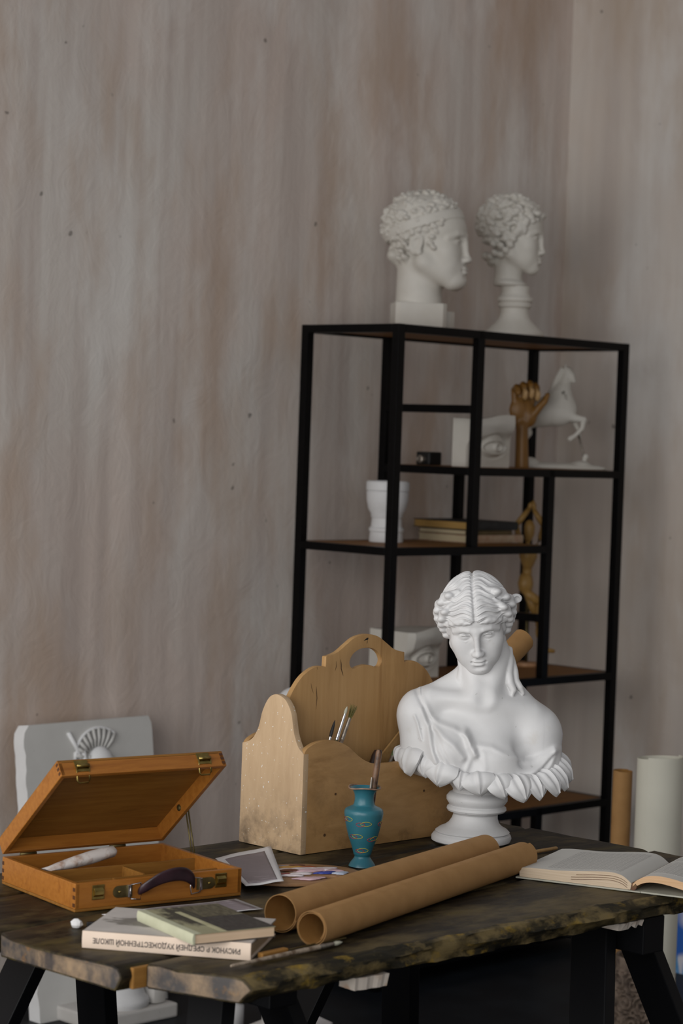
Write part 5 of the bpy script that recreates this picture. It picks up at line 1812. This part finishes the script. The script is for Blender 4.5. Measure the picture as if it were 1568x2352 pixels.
# plaster column foot standing before the slab
pc = Vector((KX, KY, 0)) - WDIR * 1.834 + WNRM * .338
col_ = thing('plaster_column_base', 'white plaster column foot on a square plinth under the table', 'plaster cast', pc - WDIR * .13 - WNRM * .085, R(45.5))
MB().box((-.13, -.085, 0), (.13, .085, .036), bev=.006).build('plinth', M['plaster_dim'], col_)
m = MB(); m.lathe([(0, .036), (.078, .036), (.082, .044), (.080, .056), (.071, .064), (.068, .072), (.061, .095), (.058, .14), (.057, .26), (.066, .28), (.066, .30), (0, .30)], 44); m.build('drum', M['plaster'], col_, 40)
m = MB(); m.box((.062, -.07, .036), (.105, .07, .085), bev=.012); m.build('side_moulding', M['plaster_dim'], col_, 40)

# small white jar and a sheet on the floor under the table
jr = thing('white_jar', 'small white jar on the dark floor under the table', 'jar', (-.232, 5.60, 0))
m = MB(); m.lathe([(0, 0), (.030, 0), (.033, .004), (.033, .050), (.030, .054), (.030, .060), (.027, .060), (.027, .01), (0, .01)], 32); m.build('jar_body', M['plaster'], jr, 40)
fl = thing('floor_paper', 'white paper scrap lying on the dark floor under the table', 'paper', (-.045, 5.62, .0005), R(30))
m = MB(); m.loft([[(-.05 + .1 * k / 8, -.05, .002 + .012 * (k / 8) ** 3) for k in range(9)] + [(.05 - .1 * k / 8, -.05, .001 + .012 * (1 - k / 8) ** 3) for k in range(9)], [(-.04 + .1 * k / 8, .05, .002 + .006 * (k / 8) ** 3) for k in range(9)] + [(.06 - .1 * k / 8, .05, .001 + .006 * (1 - k / 8) ** 3) for k in range(9)]]); m.build('sheet', M['paper'], fl)

# carved pot with paper rolls, right of the shelf
M['pot'] = mat('carved_brown_clay', (.200, .150, .115), (.085, .062, .048), 40, rough=.8, lo=.4, hi=.62, bmp=.3)
PO = Vector((.760, 5.36, 0))
pot = thing('carved_pot', 'brown clay pot with deep carved scrolls holding the white paper roll', 'pot', PO)
NS, NZ, PH, PR = 160, 90, .262, .0705
rings = []
for j in range(NZ + 1):
    z = PH * j / NZ
    ring = []
    for i in range(NS):
        a = 2 * math.pi * i / NS
        q, w_ = a * PR * 1000 / 46, z * 1000 / 46
        cx_, cy_ = (q + .5 * (int(math.floor(w_)) % 2)) % 1 - .5, w_ % 1 - .5
        rr = math.hypot(cx_, cy_)
        an = math.atan2(cy_, cx_)
        sw = math.sin(rr * 22 - an * 1.0)
        dep = .0048 * (sw if sw > -.4 else -1.2) * min(1, rr * 6 + .3) if .024 < z < PH - .030 else 0
        ring.append(((PR + dep - (.004 if z > PH - .03 else 0) * 0) * math.cos(a), (PR + dep) * math.sin(a), z))
    rings.append(ring)
for r_, z in ((PR - .002, PH + .004), (PR - .009, PH + .003), (PR - .011, PH - .02), (PR - .011, .012), (.002, .012)):
    rings.append([(r_ * math.cos(2 * math.pi * i / NS), r_ * math.sin(2 * math.pi * i / NS), z) for i in range(NS)])
MB().loft(rings).build('carved_wall', M['pot'], pot, 60)
paper_roll('white_paper_roll', 'thick cream white paper roll standing in the carved pot', (.777, 5.352, .0145), (.777, 5.352, .742), .0560, 1.45, .0016, .0006, M['paper_roll'], None, ph=.9, jag=.004)
paper_roll('kraft_paper_roll', 'slim brown kraft tube standing upright beside the shelf leg', (.7075, 5.50, .0005), (.7085, 5.50, .686), .0243, 1.5, .0012, .0007, M['kraft'], M['kraft_in'], ph=5.6, jag=.001)

# abstract canvas leaning on the short wall
m_, nt, b = new_mat('blue_abstract_paint')
b.inputs['Roughness'].default_value = .5
f1 = noise_fac(nt, 5.5, (1, 1, 1), detail=3, rough=.5, lo=.50, hi=.54, loc=(.3, 0, .1), dist=1.0)
f2 = noise_fac(nt, 9, (1, 1, 1), detail=3, rough=.5, lo=.58, hi=.63, loc=(4, 1, 2), dist=.8)
f3 = noise_fac(nt, 4, (1, 1, 1), detail=2, rough=.5, lo=.55, hi=.60, loc=(7, 3, 5), dist=.5)
c = mixc(nt, f1, (.56, .56, .62), (.03, .22, .48))
c = mixc(nt, f2, c, (.04, .36, .45))
c = mixc(nt, f3, c, (.012, .10, .42))
nt.links.new(c, b.inputs['Base Color'])
cvp = Vector((KX, KY, 0)) + WNRM * .775 - WDIR * .405
cv = thing('painted_canvas', 'canvas with blue and white abstract paint leaning at the right edge', 'painting', cvp, 0)
CH_ = 1.02
cv.rotation_euler = (Matrix.Rotation(R(45.5 - 90), 4, 'Z') @ Matrix.Rotation(-math.asin(.36 / CH_), 4, 'X')).to_euler()
MB().box((0, 0, 0), (.8, .004, CH_), bev=.001).build('painted_face', m_, cv)
for lo_, hi_ in (((0, .004, 0), (.04, .022, CH_)), ((.76, .004, 0), (.8, .022, CH_)), ((.04, .004, 0), (.76, .022, .04)), ((.04, .004, CH_ - .04), (.76, .022, CH_))):
    MB().box(lo_, hi_).build('stretcher_bar', M['slat'], cv)
